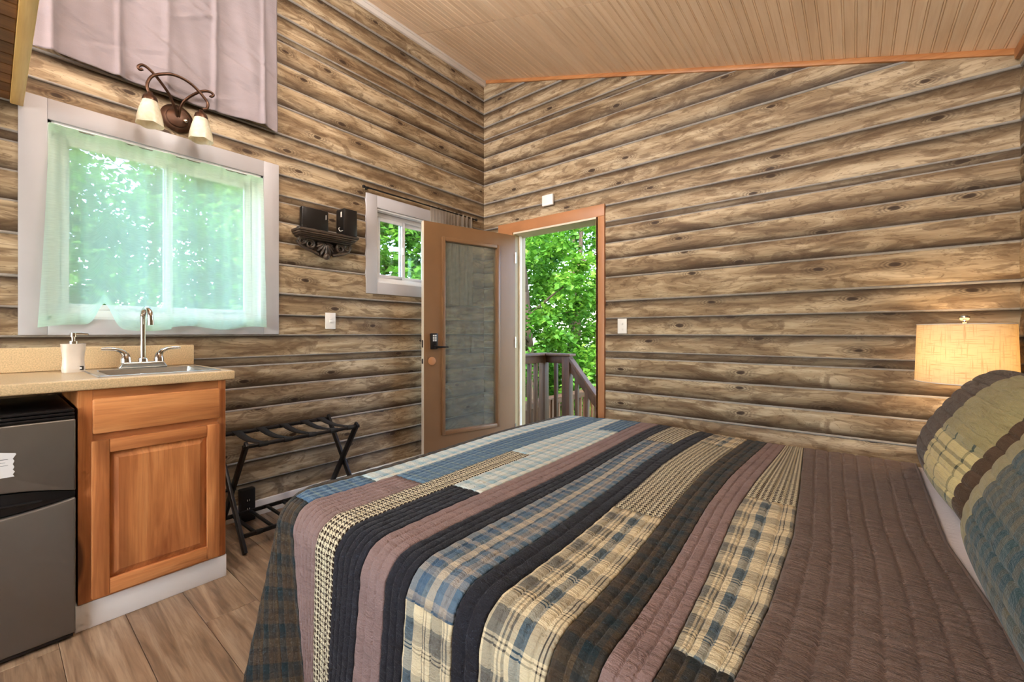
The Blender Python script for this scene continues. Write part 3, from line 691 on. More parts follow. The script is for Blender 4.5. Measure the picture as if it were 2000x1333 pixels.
for (yc, zt) in ((-2.571, 2.262), (-2.362, 2.258)):
    MB().lathe([(0.0, 0.030), (0.010, 0.030), (0.013, 0.018), (0.026, 0.008), (0.031, -0.010), (0.031, -0.016), (0.0, -0.016)], (0.150, yc, zt), 24).build('socket_cap', M['bronze'], sc, smooth=True)
    MB().lathe([(0.029, -0.010), (0.034, -0.03), (0.043, -0.062), (0.050, -0.095), (0.054, -0.128), (0.0525, -0.128), (0.048, -0.095), (0.041, -0.062), (0.031, -0.03), (0.026, -0.010)], (0.150, yc, zt), 48, cap=False,
               wob=lambda i, an: (-0.006 * abs(math.sin(an * 2.5)) if i in (4, 5) else 0)).build('shade', M['alabaster'], sc, smooth=True)

# ------------------------------------------------------------------ switches, sensor, outlet
def switch(name, box_, face, label, cat):
    r = root(name, (box_[0], box_[2], box_[4]), label, cat)
    MB().box(*box_).build('plate', M['plate'], r, bevel=0.003)
    for b in face: MB().box(*b).build('toggle', M['plate'], r, bevel=0.001)
    return r
switch('light_switch', (0.018, 0.027, -1.620, -1.547, 1.135, 1.247), [(0.027, 0.034, -1.592, -1.575, 1.180, 1.194), (0.027, 0.030, -1.592, -1.575, 1.198, 1.212)], 'white switch plate on the logs beside the large window', 'switch')
switch('light_switch', (1.423, 1.498, -0.027, -0.018, 1.102, 1.217), [(1.452, 1.469, -0.034, -0.027, 1.168, 1.184), (1.452, 1.469, -0.032, -0.027, 1.128, 1.142)], 'white switch plate on the logs beside the doorway', 'switch')
se = root('door_chime', (0.78, -0.02, 2.204), 'small white plastic box on the logs above the doorway', 'chime box')
MB().box(0.727, 0.839, -0.045, -0.018, 2.206, 2.300).build('housing', M['plate'], se, bevel=0.006)
MB().box(0.735, 0.831, -0.047, -0.045, 2.214, 2.225).build('grille', M['vinyl'], se)
pb = root('power_box', (0.05, -2.10, 0), 'black power outlet box low on the wall beside the cabinet', 'power box')
MB().box(0.028, 0.075, -2.150, -2.072, 0.0, 0.19).build('housing', M['blackplastic'], pb, bevel=0.006)
for zz in (0.075, 0.125):
    MB().box(0.075, 0.077, -2.125, -2.097, zz - 0.016, zz + 0.016).build('socket', M['black'], pb, bevel=0.001)
    MB().box(0.077, 0.0775, -2.118, -2.115, zz - 0.005, zz + 0.006).box(0.077, 0.0775, -2.107, -2.104, zz - 0.005, zz + 0.006).build('slot', M['plate'], pb)

# ------------------------------------------------------------------ carved wall shelf and the two boxes on it
sh = root('wall_shelf', (0.02, -1.625, 1.60), 'carved dark wood bracket shelf with scrolled leaves below it', 'wall shelf')
MB().box(0.018, 0.135, -1.845, -1.432, 1.762, 1.778).build('shelf_board', M['carve'], sh, bevel=0.003)
for k_, (ex, zz) in enumerate(((0.128, 1.752), (0.118, 1.741), (0.106, 1.731), (0.094, 1.722))):
    MB().box(0.018, ex, -1.838 + 0.010 * k_, -1.439 - 0.010 * k_, zz - 0.001, zz + 0.010).build('moulding', M['carve'], sh, bevel=0.003)
MB().prism([(-1.80, 1.722), (-1.475, 1.722), (-1.51, 1.68), (-1.575, 1.64), (-1.638, 1.615), (-1.70, 1.64), (-1.766, 1.68)], 'x', 0.018, 0.045).build('bracket_block', M['carve'], sh, bevel=0.004)
for k_ in range(9):
    an = math.radians(-80 + k_ * 20); L = 0.105 - 0.012 * abs(k_ - 4)
    R = Matrix.Rotation(an, 3, 'X')
    c = Vector((0.062 - 0.003 * abs(k_ - 4), -1.638, 1.715)) + R @ Vector((0, 0, -L * 0.52))
    MB().ell(c, (0.022, 0.0135, L * 0.52), 10, 8, R).build('leaf', M['carve'], sh, smooth=True)
for sgn in (-1, 1):
    for (cy, cz, rr) in ((0.105, 1.692, 0.034), (0.158, 1.704, 0.026)):
        pts = []
        for i in range(26):
            an = i / 25 * 3.6 * PI; q = rr * (1 - 0.75 * i / 25)
            pts.append((0.062, -1.638 + sgn * (cy + q * math.cos(an)), cz + q * math.sin(an)))
        MB().tube(pts, [0.0085 - 0.004 * i / 25 for i in range(26)], 8).build('scroll', M['carve'], sh, smooth=True)
    MB().tube(smoothpts([(0.06, -1.638 + sgn * 0.05, 1.635), (0.066, -1.638 + sgn * 0.10, 1.648), (0.06, -1.638 + sgn * 0.16, 1.672), (0.05, -1.638 + sgn * 0.185, 1.708)]), 0.0095, 8).build('leaf_stem', M['carve'], sh, smooth=True)
MB().ell((0.075, -1.638, 1.622), (0.020, 0.022, 0.022), 12, 8).build('rosette', M['carve'], sh, smooth=True)
b1 = root('router_box', (0.07, -1.71, 1.778), 'flat black rectangular device standing on the carved shelf', 'electronic box')
MB().box(0.050, 0.092, -1.808, -1.632, 1.779, 1.925).build('housing', M['blackplastic'], b1, bevel=0.008)
MB().box(0.092, 0.0928, -1.652, -1.649, 1.865, 1.895).build('indicator', M['plate'], b1)
MB().box(0.030, 0.105, -1.815, -1.785, 1.779, 1.80).build('stand_foot', M['blackplastic'], b1, bevel=0.004)
b2 = root('speaker_box', (0.08, -1.50, 1.778), 'tall narrow black box beside the small window on the carved shelf', 'electronic box')
MB().box(0.030, 0.130, -1.545, -1.445, 1.779, 1.962).build('housing', M['blackplastic'], b2, bevel=0.004)
MB().box(0.09, 0.105, -1.5462, -1.545, 1.905, 1.94).build('sticker', M['plate'], b2)
MB().tube(smoothpts([(0.08, -1.546, 1.835), (0.085, -1.556, 1.828), (0.09, -1.556, 1.812), (0.10, -1.552, 1.806), (0.118, -1.546, 1.808)]), 0.0022, 8).build('cable', M['plate'], b2, smooth=True)

# ------------------------------------------------------------------ kitchenette
cb = root('base_cabinet', (0.31, -2.626, 0), 'knotty alder base cabinet with one drawer and one door', 'cabinet')
ya, yb = -2.862, -2.390
MB().box(0.06, 0.592, ya, ya + 0.016, 0.10, 0.894).box(0.06, 0.592, yb - 0.016, yb, 0.10, 0.894).box(0.06, 0.592, ya + 0.016, yb - 0.016, 0.10, 0.118).box(0.06, 0.07, ya + 0.016, yb - 0.016, 0.118, 0.72).build('carcass', M['cab'], cb)
for (p, q, s, t, mm) in ((ya, ya + 0.040, 0.10, 0.894, 'cab'), (yb - 0.030, yb, 0.10, 0.894, 'cab'), (ya + 0.040, yb - 0.030, 0.858, 0.894, 'cab_h'), (ya + 0.040, yb - 0.030, 0.700, 0.736, 'cab_h'), (ya + 0.040, yb - 0.030, 0.10, 0.124, 'cab_h')):
    MB().box(0.592, 0.611, p, q, s, t).build('face_frame', M[mm], cb, bevel=0.0008, seg=1)
MB().box(0.611, 0.630, -2.824, -2.417, 0.728, 0.860).build('drawer', M['cab_h'], cb, bevel=0.006)
d_ = root('door', (0.62, -2.62, 0.11)); d_.parent = cb; d_.location = Vector((0.62, -2.62, 0.11)) - org(cb)
y0, y1, z0, z1 = -2.828, -2.419, 0.112, 0.702
MB().box(0.611, 0.630, y0, y0 + 0.050, z0, z1).build('stile', M['cab'], d_, bevel=0.003)
MB().box(0.611, 0.630, y1 - 0.046, y1, z0, z1).build('stile', M['cab'], d_, bevel=0.003)
MB().box(0.611, 0.6295, y0 + 0.050, y1 - 0.046, z1 - 0.050, z1).build('rail', M['cab_h'], d_, bevel=0.003)
MB().box(0.611, 0.6295, y0 + 0.050, y1 - 0.046, z0, z0 + 0.056).build('rail', M['cab_h'], d_, bevel=0.003)
py0, py1, pz0, pz1 = y0 + 0.050, y1 - 0.046, z0 + 0.056, z1 - 0.050
m = MB(); i_ = 0.026
m.add([(0.614, py0, pz0), (0.614, py1, pz0), (0.614, py1, pz1), (0.614, py0, pz1), (0.626, py0 + i_, pz0 + i_), (0.626, py1 - i_, pz0 + i_), (0.626, py1 - i_, pz1 - i_), (0.626, py0 + i_, pz1 - i_)],
      [(0, 1, 5, 4), (1, 2, 6, 5), (2, 3, 7, 6), (3, 0, 4, 7), (4, 5, 6, 7), (3, 2, 1, 0)])
m.build('raised_panel', M['cab'], d_)
MB().box(0.06, 0.609, -2.870, -2.386, 0.0, 0.098).build('toe_board', M['gloss_white'], cb, bevel=0.002)

# worktop with a hole for the sink, back splash as its part
SY0, SY1, SX0, SX1 = -2.775, -2.425, 0.215, 0.555
wt = root('countertop', (0.32, -2.95, 0.896), 'speckled beige laminate worktop over the fridge and cabinet', 'worktop')
m = MB(); cx0, cx1, cy0, cy1, cz0, cz1 = 0.022, 0.632, -3.62, -2.358, 0.896, 0.936
xs = [cx0, SX0, SX1, cx1]; ys = [cy0, SY0, SY1, cy1]
vs = [(x, y, z) for z in (cz0, cz1) for y in ys for x in xs]; fs = []
def vi(i, j, k_): return k_ * 16 + j * 4 + i
for j in range(3):
    for i in range(3):
        if (i, j) == (1, 1): continue
        fs.append((vi(i, j, 1), vi(i + 1, j, 1), vi(i + 1, j + 1, 1), vi(i, j + 1, 1))); fs.append((vi(i, j, 0), vi(i, j + 1, 0), vi(i + 1, j + 1, 0), vi(i + 1, j, 0)))
for i in range(3):
    for j in (0, 3): fs.append((vi(i, j, 0), vi(i + 1, j, 0), vi(i + 1, j, 1), vi(i, j, 1)))
    for q in (0, 3): fs.append((vi(q, i, 0), vi(q, i + 1, 0), vi(q, i + 1, 1), vi(q, i, 1)))
for (a, b) in (((1, 1), (2, 1)), ((2, 1), (2, 2)), ((2, 2), (1, 2)), ((1, 2), (1, 1))):
    fs.append((vi(a[0], a[1], 0), vi(b[0], b[1], 0), vi(b[0], b[1], 1), vi(a[0], a[1], 1)))
m.add(vs, fs); m.build('slab', M['counter'], wt, bevel=0.006, seg=3)
MB().box(0.022, 0.042, -3.62, -2.365, 0.937, 1.044).build('back_splash', M['counter'], wt, bevel=0.005, seg=3)

sk = root('sink', (0.35, -2.60, 0.78), 'small stainless steel drop-in sink set in the worktop', 'sink')
m = MB()
O_ = [(0.125, -2.805), (0.585, -2.805), (0.585, -2.397), (0.125, -2.397)]; I_ = [(SX0 + 0.006, SY0 + 0.006), (SX1 - 0.006, SY0 + 0.006), (SX1 - 0.006, SY1 - 0.006), (SX0 + 0.006, SY1 - 0.006)]
vs = [(x, y, 0.9365) for x, y in O_] + [(x, y, 0.9415) for x, y in [(0.130, -2.80), (0.580, -2.80), (0.580, -2.402), (0.130, -2.402)]] + [(x, y, 0.9405) for x, y in I_]
m.add(vs, [(i, (i + 1) % 4, 4 + (i + 1) % 4, 4 + i) for i in range(4)] + [(4 + i, 4 + (i + 1) % 4, 8 + (i + 1) % 4, 8 + i) for i in range(4)])
m.build('rim', M['satin'], sk, bevel=0.002)
m = MB(); B_ = [(SX0 + 0.03, SY0 + 0.03), (SX1 - 0.03, SY0 + 0.03), (SX1 - 0.03, SY1 - 0.03), (SX0 + 0.03, SY1 - 0.03)]
m.add([(x, y, 0.9405) for x, y in I_] + [(x, y, 0.80) for x, y in B_], [(i, 4 + i, 4 + (i + 1) % 4, (i + 1) % 4) for i in range(4)] + [(4, 5, 6, 7)])
m.build('basin', M['satin'], sk, bevel=0.012, seg=3)
MB().lathe([(0.0, 0.0), (0.035, 0.0), (0.035, 0.004), (0.02, 0.003), (0.0, 0.002)], (0.385, -2.60, 0.801), 20).build('drain', M['chrome'], sk, smooth=True)

fc = root('faucet', (0.165, -2.60, 0.941), 'chrome gooseneck faucet with two lever handles', 'faucet')
MB().prism([(-2.692, 0.9415), (-2.508, 0.9415), (-2.525, 0.970), (-2.675, 0.970)], 'x', 0.140, 0.190).build('base', M['satin'], fc, bevel=0.006, seg=3)
MB().lathe([(0.020, 0.968), (0.019, 0.985), (0.013, 0.990), (0.0, 0.992)], (0.165, -2.60, 0), 20).build('collar', M['chrome'], fc, smooth=True)
pts = [(0.165, -2.60, 0.97), (0.165, -2.60, 1.08), (0.165, -2.60, 1.185)] + [(0.165 + 0.042 - 0.042 * math.cos(t), -2.600 + 0.012 * (1 - math.cos(t)) / 2, 1.185 + 0.042 * math.sin(t)) for t in np.linspace(0.25, PI, 10)] + [(0.249, -2.587, 1.158)]
MB().tube(pts, 0.0115, 14).build('spout', M['chrome'], fc, smooth=True)
MB().tube([(0.249, -2.587, 1.170), (0.249, -2.587, 1.146)], 0.0135, 14).build('aerator', M['chrome'], fc, smooth=True)
for (yy, sg) in ((-2.662, -1), (-2.540, 1)):
    MB().lathe([(0.021, 0.968), (0.020, 0.985), (0.015, 1.003), (0.010, 1.012), (0.0, 1.014)], (0.165, yy, 0), 20).build('handle_body', M['chrome'], fc, smooth=True)
    MB().tube(smoothpts([(0.165, yy, 0.995), (0.166, yy + sg * 0.012, 1.018), (0.168, yy + sg * 0.040, 1.032), (0.170, yy + sg * 0.085, 1.034)]), [0.014, 0.0135, 0.013, 0.012, 0.011, 0.010, 0.009, 0.0085, 0.008, 0.0075, 0.007, 0.0065, 0.006], 12).build('lever', M['chrome'], fc, smooth=True)

sd = root('soap_dispenser', (0.17, -2.835, 0.936), 'cream ceramic soap dispenser with chrome pump and black label', 'soap dispenser')
m = MB(); rings = []
nn = 32
for i in range(13):
    t = i / 12; z = 0.9365 + 0.124 * t; w = 0.0355 + 0.0016 * math.cos(t * 6.5) - 0.0006 * math.sin(t * 30); tw = 0.10 * math.sin(t * 4.5)
    if i == 0: w *= 0.95
    for k_ in range(nn):
        an = 2 * PI * k_ / nn + tw; c, s = math.cos(an), math.sin(an); q = (abs(c) ** 4 + abs(s) ** 4) ** -0.25
        rings.append((0.17 + w * q * math.cos(an - tw), -2.835 + w * q * math.sin(an - tw), z))
m.add(rings, [(i * nn + k_, i * nn + (k_ + 1) % nn, (i + 1) * nn + (k_ + 1) % nn, (i + 1) * nn + k_) for i in range(12) for k_ in range(nn)] + [tuple(range(nn))[::-1], tuple(12 * nn + k_ for k_ in range(nn))])
m.build('bottle', M['ceramic'], sd, smooth=True)
MB().lathe([(0.016, 1.0600), (0.016, 1.072), (0.007, 1.073), (0.007, 1.09), (0.011, 1.092), (0.011, 1.108), (0.0, 1.110)], (0.17, -2.835, 0), 20).build('pump', M['chrome'], sd, smooth=True)
MB().tube([(0.17, -2.835, 1.104), (0.178, -2.810, 1.105), (0.186, -2.790, 1.103)], [0.006, 0.005, 0.004], 10).build('nozzle', M['chrome'], sd, smooth=True)
MB().box(0.2045, 0.2065, -2.826, -2.806, 0.946, 0.963).build('label_tag', M['blackplastic'], sd)
MB().ell((0.2068, -2.816, 0.9545), (0.0006, 0.005, 0.004), 10, 6).build('label_mark', M['plate'], sd)

fr = root('mini_fridge', (0.35, -3.11, 0), 'two-door silver and black mini fridge under the worktop', 'fridge')
fy0, fy1 = -3.352, -2.870; fyc = (fy0 + fy1) / 2; fh = (fy1 - fy0) / 2
MB().box(0.08, 0.600, fy0 + 0.003, fy1 - 0.003, 0.025, 0.834).build('body', M['blackplastic'], fr, bevel=0.006)
for (x, y) in ((0.12, fy0 + 0.05), (0.12, fy1 - 0.05), (0.56, fy0 + 0.05), (0.56, fy1 - 0.05)):
    MB().lathe([(0.018, 0.0), (0.018, 0.025)], (x, y, 0), 12).build('foot', M['blackplastic'], fr)
def arc(z_, b, n=14): return [(fy0 + (fy1 - fy0) * i / n, z_ + b * (1 - ((fy0 + (fy1 - fy0) * i / n - fyc) / fh) ** 2)) for i in range(n + 1)]
MB().prism(arc(0.536, 0.040) + [(fy1, 0.797), (fy0, 0.797)], 'x', 0.602, 0.642).build('freezer_door', M['steel'], fr, bevel=0.006, seg=3)
MB().prism([(fy0, 0.022), (fy1, 0.022)] + arc(0.512, -0.026)[::-1], 'x', 0.602, 0.642).build('fridge_door', M['steel'], fr, bevel=0.006, seg=3)
MB().prism(arc(0.515, -0.024) + arc(0.534, 0.036)[::-1], 'x', 0.598, 0.630).build('handle_recess', M['blackplastic'], fr, bevel=0.002)
MB().tube([(0.634, y, z) for y, z in [(fyc - 0.16, 0.520), (fyc, 0.530), (fyc + 0.16, 0.521)]], 0.005, 8).build('grip', M['black'], fr, smooth=True)
for k_, zz in enumerate((0.799, 0.811, 0.823)):
    MB().box(0.602, 0.638 - 0.006 * k_, fy0 + 0.002, fy1 - 0.002, zz, zz + 0.0095).build('top_trim', M['blackplastic'], fr, bevel=0.002)
MB().box(0.602, 0.637, fy0 + 0.006, fy1 - 0.006, 0.010, 0.0215).build('bottom_trim', M['blackplastic'], fr, bevel=0.003)
pol = [(-3.095, 0.626), (-3.014, 0.626), (-3.018, 0.634), (-3.013, 0.642), (-3.018, 0.650), (-3.014, 0.658), (-3.018, 0.668), (-3.014, 0.678), (-3.018, 0.686), (-3.010, 0.700), (-3.012, 0.704), (-3.048, 0.712), (-3.095, 0.712)]
st = MB().prism(pol, 'x', 0.6420, 0.6428).build('sticker', M['plate'], fr)
MB().box(0.6428, 0.6430, -3.085, -3.028, 0.686, 0.6875).box(0.6428, 0.6430, -3.085, -3.034, 0.676, 0.677).box(0.6428, 0.6430, -3.085, -3.028, 0.666, 0.667).build('print_line', M['black'], st)

# ------------------------------------------------------------------ luggage rack
lr = root('luggage_rack', (0.27, -1.94, 0), 'black folding luggage rack with webbing straps and a slatted lower shelf', 'luggage rack')
RX0, RX1, RY0, RY1, RZ = 0.062, 0.452, -2.265, -1.622, 0.535
for yy in (RY0, RY1):
    dy = 0.016 if yy == RY0 else -0.016
    MB().bar((RX0 + 0.005, yy + dy, 0.006), (RX1, yy + dy, RZ + 0.012), 0.016, 0.034, (1, 0, 0)).build('leg', M['black'], lr, bevel=0.002)
    MB().bar((RX1 + 0.030, yy - dy * 0.1, 0.006), (RX0 - 0.005, yy - dy * 0.1, RZ + 0.012), 0.016, 0.034, (1, 0, 0)).build('leg', M['black'], lr, bevel=0.002)
    MB().tube([(0.262, yy - 0.02, 0.272), (0.262, yy + 0.03, 0.272)], 0.006, 10).build('pivot_bolt', M['black'], lr, smooth=True)
MB().tube([(RX1 - 0.008, RY0, RZ - 0.005), (RX1 - 0.008, RY1, RZ - 0.005)], 0.011, 10).build('top_rail', M['black'], lr, smooth=True)
MB().tube([(RX0 + 0.004, RY0, RZ - 0.005), (RX0 + 0.004, RY1, RZ - 0.005)], 0.011, 10).build('top_rail', M['black'], lr, smooth=True)
for yy in (-2.17, -2.045, -1.915, -1.785, -1.68):
    def f_st(u, v, yy=yy):
        a = (u - 0.5) * 2
        return (RX0 + 0.004 + (RX1 - RX0 - 0.012) * u, yy + 0.045 * (v - 0.5), RZ + 0.008 - 0.020 * (1 - a * a))
    cloth('strap', f_st, 14, 2, M['webbing'], lr, uvs=(0.4, 0.05), solid=0.003)
    for xx in (RX0 + 0.004, RX1 - 0.008):
        MB().tube([(xx, yy - 0.0225, RZ - 0.005), (xx, yy + 0.0225, RZ - 0.005)], 0.0135, 12).build('strap_loop', M['webbing'], lr, smooth=True)
for xx in (RX0 + 0.055, RX1 - 0.02):
    MB().bar((xx, RY0 + 0.01, 0.075), (xx, RY1 - 0.01, 0.075), 0.020, 0.018).build('shelf_rail', M['black'], lr, bevel=0.002)
for i in range(7):
    yy = RY0 + 0.06 + i * 0.088
    MB().bar((RX0 + 0.05, yy, 0.078), (RX1 - 0.015, yy, 0.078), 0.018, 0.010).build('shelf_slat', M['black'], lr, bevel=0.002)
MB().tube([(RX1 - 0.02, -2.20, 0.075), (RX1 - 0.02, -2.17, 0.075)], 0.014, 10).build('clamp', M['black'], lr, smooth=True)

# ------------------------------------------------------------------ bed
bd = root('bed', (2.3, -1.4, 0), 'king size bed standing against the log wall', 'bed')
MB().box(1.30, 3.38, -2.34, -0.48, 0.10, 0.26).build('box_base', M['mattress'], bd, bevel=0.02)
MB().box(1.245, 3.38, -2.345, -0.485, 0.262, 0.498).build('mattress', M['mattress'], bd, bevel=0.06, seg=4)
for (x, y) in ((1.40, -2.24), (1.40, -0.58), (3.28, -2.24), (3.28, -0.58)): MB().box(x - 0.03, x + 0.03, y - 0.03, y + 0.03, 0, 0.10).build('leg', M['headboard'], bd)
MB().box(3.385, 3.425, -2.42, -0.42, 0.0, 0.92).build('headboard', M['headboard'], bd, bevel=0.008)

QX, QY, QYF, QR, QZ = 1.235, -2.345, -0.470, 0.085, 0.520
us_tab = [1.0, 1.9, 2.2, 2.54, 2.70, 3.05]
sh_tab = [([-2.4, -0.4], [0.0, 0.0]), ([-2.31, -1.92, -1.27, -0.44], [0.016, 0.013, -0.010, 0.008]), ([-2.39, -2.09, -1.72, -1.23, -0.41], [0.026, 0.018, -0.008, -0.024, 0.010]),
          ([-2.24, -1.98, -1.55, -1.25, -0.44], [0.030, 0.020, -0.004, -0.002, 0.018]), ([-2.3, -2.02, -1.64, -1.21, -0.41], [-0.020, 0.002, 0.010, -0.012, -0.062]), ([-2.3, -1.83, -1.40, -0.48], [0.02, 0.018, -0.012, 0.004])]
def q_shift(u, y): return float(np.interp(u, us_tab, [np.interp(y, a, b) for a, b in sh_tab]))
def q_out(s, flare):
    a = QR * PI / 2
    if s <= a: return QR * math.sin(s / QR), QR * (1 - math.cos(s / QR))
    return QR + flare * (s - a), QR + (s - a) * math.sqrt(max(0.05, 1 - flare * flare))
def q_pt(u, v, lift=0.0):
    """quilt surface: u metres along the bed, v metres across (negative towards the room); both run on down the drops"""
    x = u + (q_shift(u, max(-2.4, min(-0.4, v))) if u > QX else 0.0); y = v; z = QZ
    z += 0.010 * math.sin(2.1 * u + 0.7) * math.sin(3.0 * v) + 0.006 * math.sin(5.3 * u + 4.1 * v) + 0.012 * math.sin(PI * min(1, max(0, (u - QX) / 1.9))) * math.sin(PI * min(1, max(0, (v - QY) / 1.9)))
    RC = 0.10; L = 0.548
    a = QX + RC - u; b = QY + RC - v; c = v - (QYF - RC)
    near = b > c; bb = b if near else c; sg = -1 if near else 1; yc = QY + RC if near else QYF - RC
    nrm = Vector((0, 0, 1))
    if a > 0 and bb > 0:
        r_ = math.hypot(a, bb); ph = math.atan2(bb, a); s = r_ - RC
        bound = min((RC + L) / max(1e-6, math.cos(ph)), (RC + L) / max(1e-6, math.sin(ph))) - RC
        if s > 0: s *= L / bound
        cx_, cy_ = math.cos(ph), math.sin(ph); bx, by = QX + RC - RC * cx_, yc + sg * RC * cy_
    elif a > RC: s, ph = a - RC, 0.0; cx_, cy_, bx, by = 1.0, 0.0, QX, v
    elif bb > RC: s, ph = bb - RC, PI / 2; cx_, cy_, bx, by = 0.0, 1.0, x, yc + sg * RC
    else: s = -1.0
    if s > 0:
        flare = 0.07 if near else 0.03
        if ph > 1.5 and near: flare += 0.022 * math.sin(u * 11.0 + 0.6) + 0.012 * math.sin(u * 23)
        o, d = q_out(s, flare)
        x = bx - o * cx_; y = by + sg * o * cy_; z -= d
        if near:                                   # the loose corner swings out in one fold towards the room
            w_ = max(0.0, s / L) ** 1.25; dg = math.degrees(ph)
            if dg < 89.99: x += w_ * float(np.interp(dg, [0, 40, 65, 90], [0, 0.08, 0.16, 0.20])); y += w_ * float(np.interp(dg, [0, 40, 65, 90], [0, -0.07, -0.15, 0.0]))
            else: x += w_ * float(np.interp(u, [1.335, 1.44, 1.528, 1.8], [0.20, 0.10, 0.025, 0.0]))
        k_ = min(1, s / (QR * PI / 2)); nrm = Vector((-cx_ * k_, sg * cy_ * k_, 1 - k_ * 0.95)).normalized()
        z = max(0.012, z)
    return Vector((x, y, z)) + nrm * lift
QT = root('quilt', (2.1, -1.4, 0.1), 'striped patchwork quilt in mauve, navy, plaid and houndstooth spread over the bed', 'quilt')
def patch(ua, ub, va, vb, fab, ch):
    n = max(1, round((ub - ua) / ch)); per = (ub - ua) / n; nu = n * 10; nv = max(2, int((vb - va) / 0.022))
    def fn(u, v):
        t = ((u - ua) / per) % 1.0
        puff = abs(math.sin(PI * t)) ** 0.18 * 0.0055
        return q_pt(u, v, puff + 0.0012 * math.sin(v * 95 + 3 * math.sin(u * 31)) )
    return cloth('patch', fn, nu, nv, M[fab], QT, u0=ua, u1=ub, v0=va, v1=vb, solid=0.004)
VN, VF = -2.893, -0.11        # hem lines near and far
strips = [
    (0.69, 1.245, [(VN, VF, 'q_dark')], 0.030),
    (1.245, 1.356, [(VN, -2.37, 'q_dark'), (-2.37, -2.10, 'q_teal'), (-2.10, VF, 'q_pale')], 0.028),
    (1.356, 1.528, [(VN, -2.012, 'q_mauve'), (-2.012, VF, 'q_teal')], 0.0287),
    (1.528, 1.639, [(VN, -1.45, 'q_hound'), (-1.45, VF, 'q_pale')], 0.028),
    (1.639, 1.779, [(VN, -1.956, 'q_navy'), (-1.956, -0.78, 'q_pale'), (-0.78, VF, 'q_teal')], 0.028),
    (1.779, 1.890, [(VN, VF, 'q_mauve')], 0.037),
    (1.890, 1.972, [(VN, VF, 'q_navy')], 0.027),
    (1.972, 2.131, [(VN, -2.46, 'q_cream'), (-2.46, -0.875, 'q_blue'), (-0.875, VF, 'q_hound')], 0.032),
    (2.131, 2.210, [(VN, VF, 'q_navy')], 0.040),
    (2.210, 2.371, [(VN, -1.735, 'q_cream'), (-1.735, -0.743, 'q_hound'), (-0.743, VF, 'q_cream')], 0.032),
    (2.371, 2.462, [(VN, VF, 'q_dark')], 0.030),
    (2.462, 2.545, [(VN, VF, 'q_mauve')], 0.028),
    (2.545, 2.695, [(VN, -2.268, 'q_dark'), (-2.268, -1.405, 'q_cream'), (-1.405, VF, 'q_hound')], 0.037),
    (2.695, 3.048, [(VN, VF, 'q_brown')], 0.045)]
for (ua, ub, ps, ch) in strips:
    for (va, vb, fab) in ps: patch(ua, ub, va, vb, fab, ch)
MB().tube([q_pt(3.048, v, 0.001) for v in np.linspace(VN, VF, 90)], 0.0055, 8).build('binding', M['q_brown'], QT, smooth=True)
MB().tube([q_pt(u, VN, 0.0) for u in np.linspace(0.69, 3.048, 120)], 0.005, 8).build('binding', M['q_brown'], QT, smooth=True)
MB().tube([q_pt(0.69, v, 0.0) for v in np.linspace(VN, VF, 90)], 0.005, 8).build('binding', M['q_brown'], QT, smooth=True)
sht = root('bed_sheet', (3.1, -1.4, 0.3), 'white bed sheet showing between quilt and pillows', 'sheet')
cloth('cloth', lambda u, v: q_pt(u, v, -0.009), 20, 100, M['sheet'], sht, u0=2.55, u1=3.37, v0=-2.62, v1=-0.20, solid=0.002)

# ------------------------------------------------------------------ pillows: quilted shams leaning on the headboard
def pillow(label, yc, hw, hh, xb, lean, zones, rot=0.0):
    pr = root('pillow', (xb + 0.1, yc, 0.53), label, 'pillow', 'quilted pillow shams at the head of the bed')
    R = Matrix.Rotation(lean, 3, 'Y') ; Rz = Matrix.Rotation(rot, 3, 'Z')
    def P(s, t, side):
        # s, t in -1..1 ; local: x = thickness, y = width, z = height
        e = max(0.0, 1 - abs(s) ** 2.6) ** 0.5 * max(0.0, 1 - abs(t) ** 2.6) ** 0.5
        th_ = 0.118 * e ** 0.85
        pin = 1 - 0.06 * (1 - abs(t) ** 2) * 0 - 0.05 * abs(s) ** 2 * (1 - t * t) * 0
        w = hw * (1 - 0.05 * (1 - s * s) * 0) * pin; h = hh
        yy = s * w * (1 - 0.07 * (1 - abs(t)) ** 1.0 * abs(s) ** 4 * -1 - 0.05); zz = t * h * (1 + 0.05 * (1 - s * s)) 
        q = 0.0075 * abs(math.sin(PI * (t * h) / 0.045)) ** 0.3 * min(1, e * 3)
        return Vector((pr.location.x, yc, 0.535 + hh * 0.97)) + Rz @ (R @ Vector((side * (th_ + q), yy, zz)))
    for (s0, s1, t0, t1, fab) in zones:
        cloth('patch', lambda u, v: P(u, v, -1), max(4, int((s1 - s0) * 24)), max(6, int((t1 - t0) * 90)), M[fab], pr, u0=s0, u1=s1, v0=t0, v1=t1, uvs=(hw, hh))
    cloth('back_panel', lambda u, v: P(u, v, 1), 40, 40, M['q_umber'], pr, u0=-1, u1=1, v0=-1, v1=1, uvs=(hw, hh))
    ring = [P(s, 1, 1) for s in np.linspace(-1, 1, 30)] + [P(1, t, 1) for t in np.linspace(1, -1, 24)][1:] + [P(s, -1, 1) for s in np.linspace(1, -1, 30)][1:] + [P(-1, t, 1) for t in np.linspace(-1, 1, 24)][1:]
    MB().tube(ring, 0.007, 8).build('piping', M['q_umber'], pr, smooth=True)
    return pr
pillow('plaid pillow sham with sage green quilted band beside the lamp', -0.885, 0.465, 0.225, 3.108, math.radians(32),
       [(-0.16, 1.0, -1, 1, 'q_umber'), (-0.88, -0.16, 0.90, 1, 'q_umber'), (-0.88, -0.16, -0.12, 0.90, 'q_green'), (-0.88, -0.16, -1, -0.12, 'q_pplaid'), (-1, -0.88, -1, 1, 'q_umber')], 0.0)
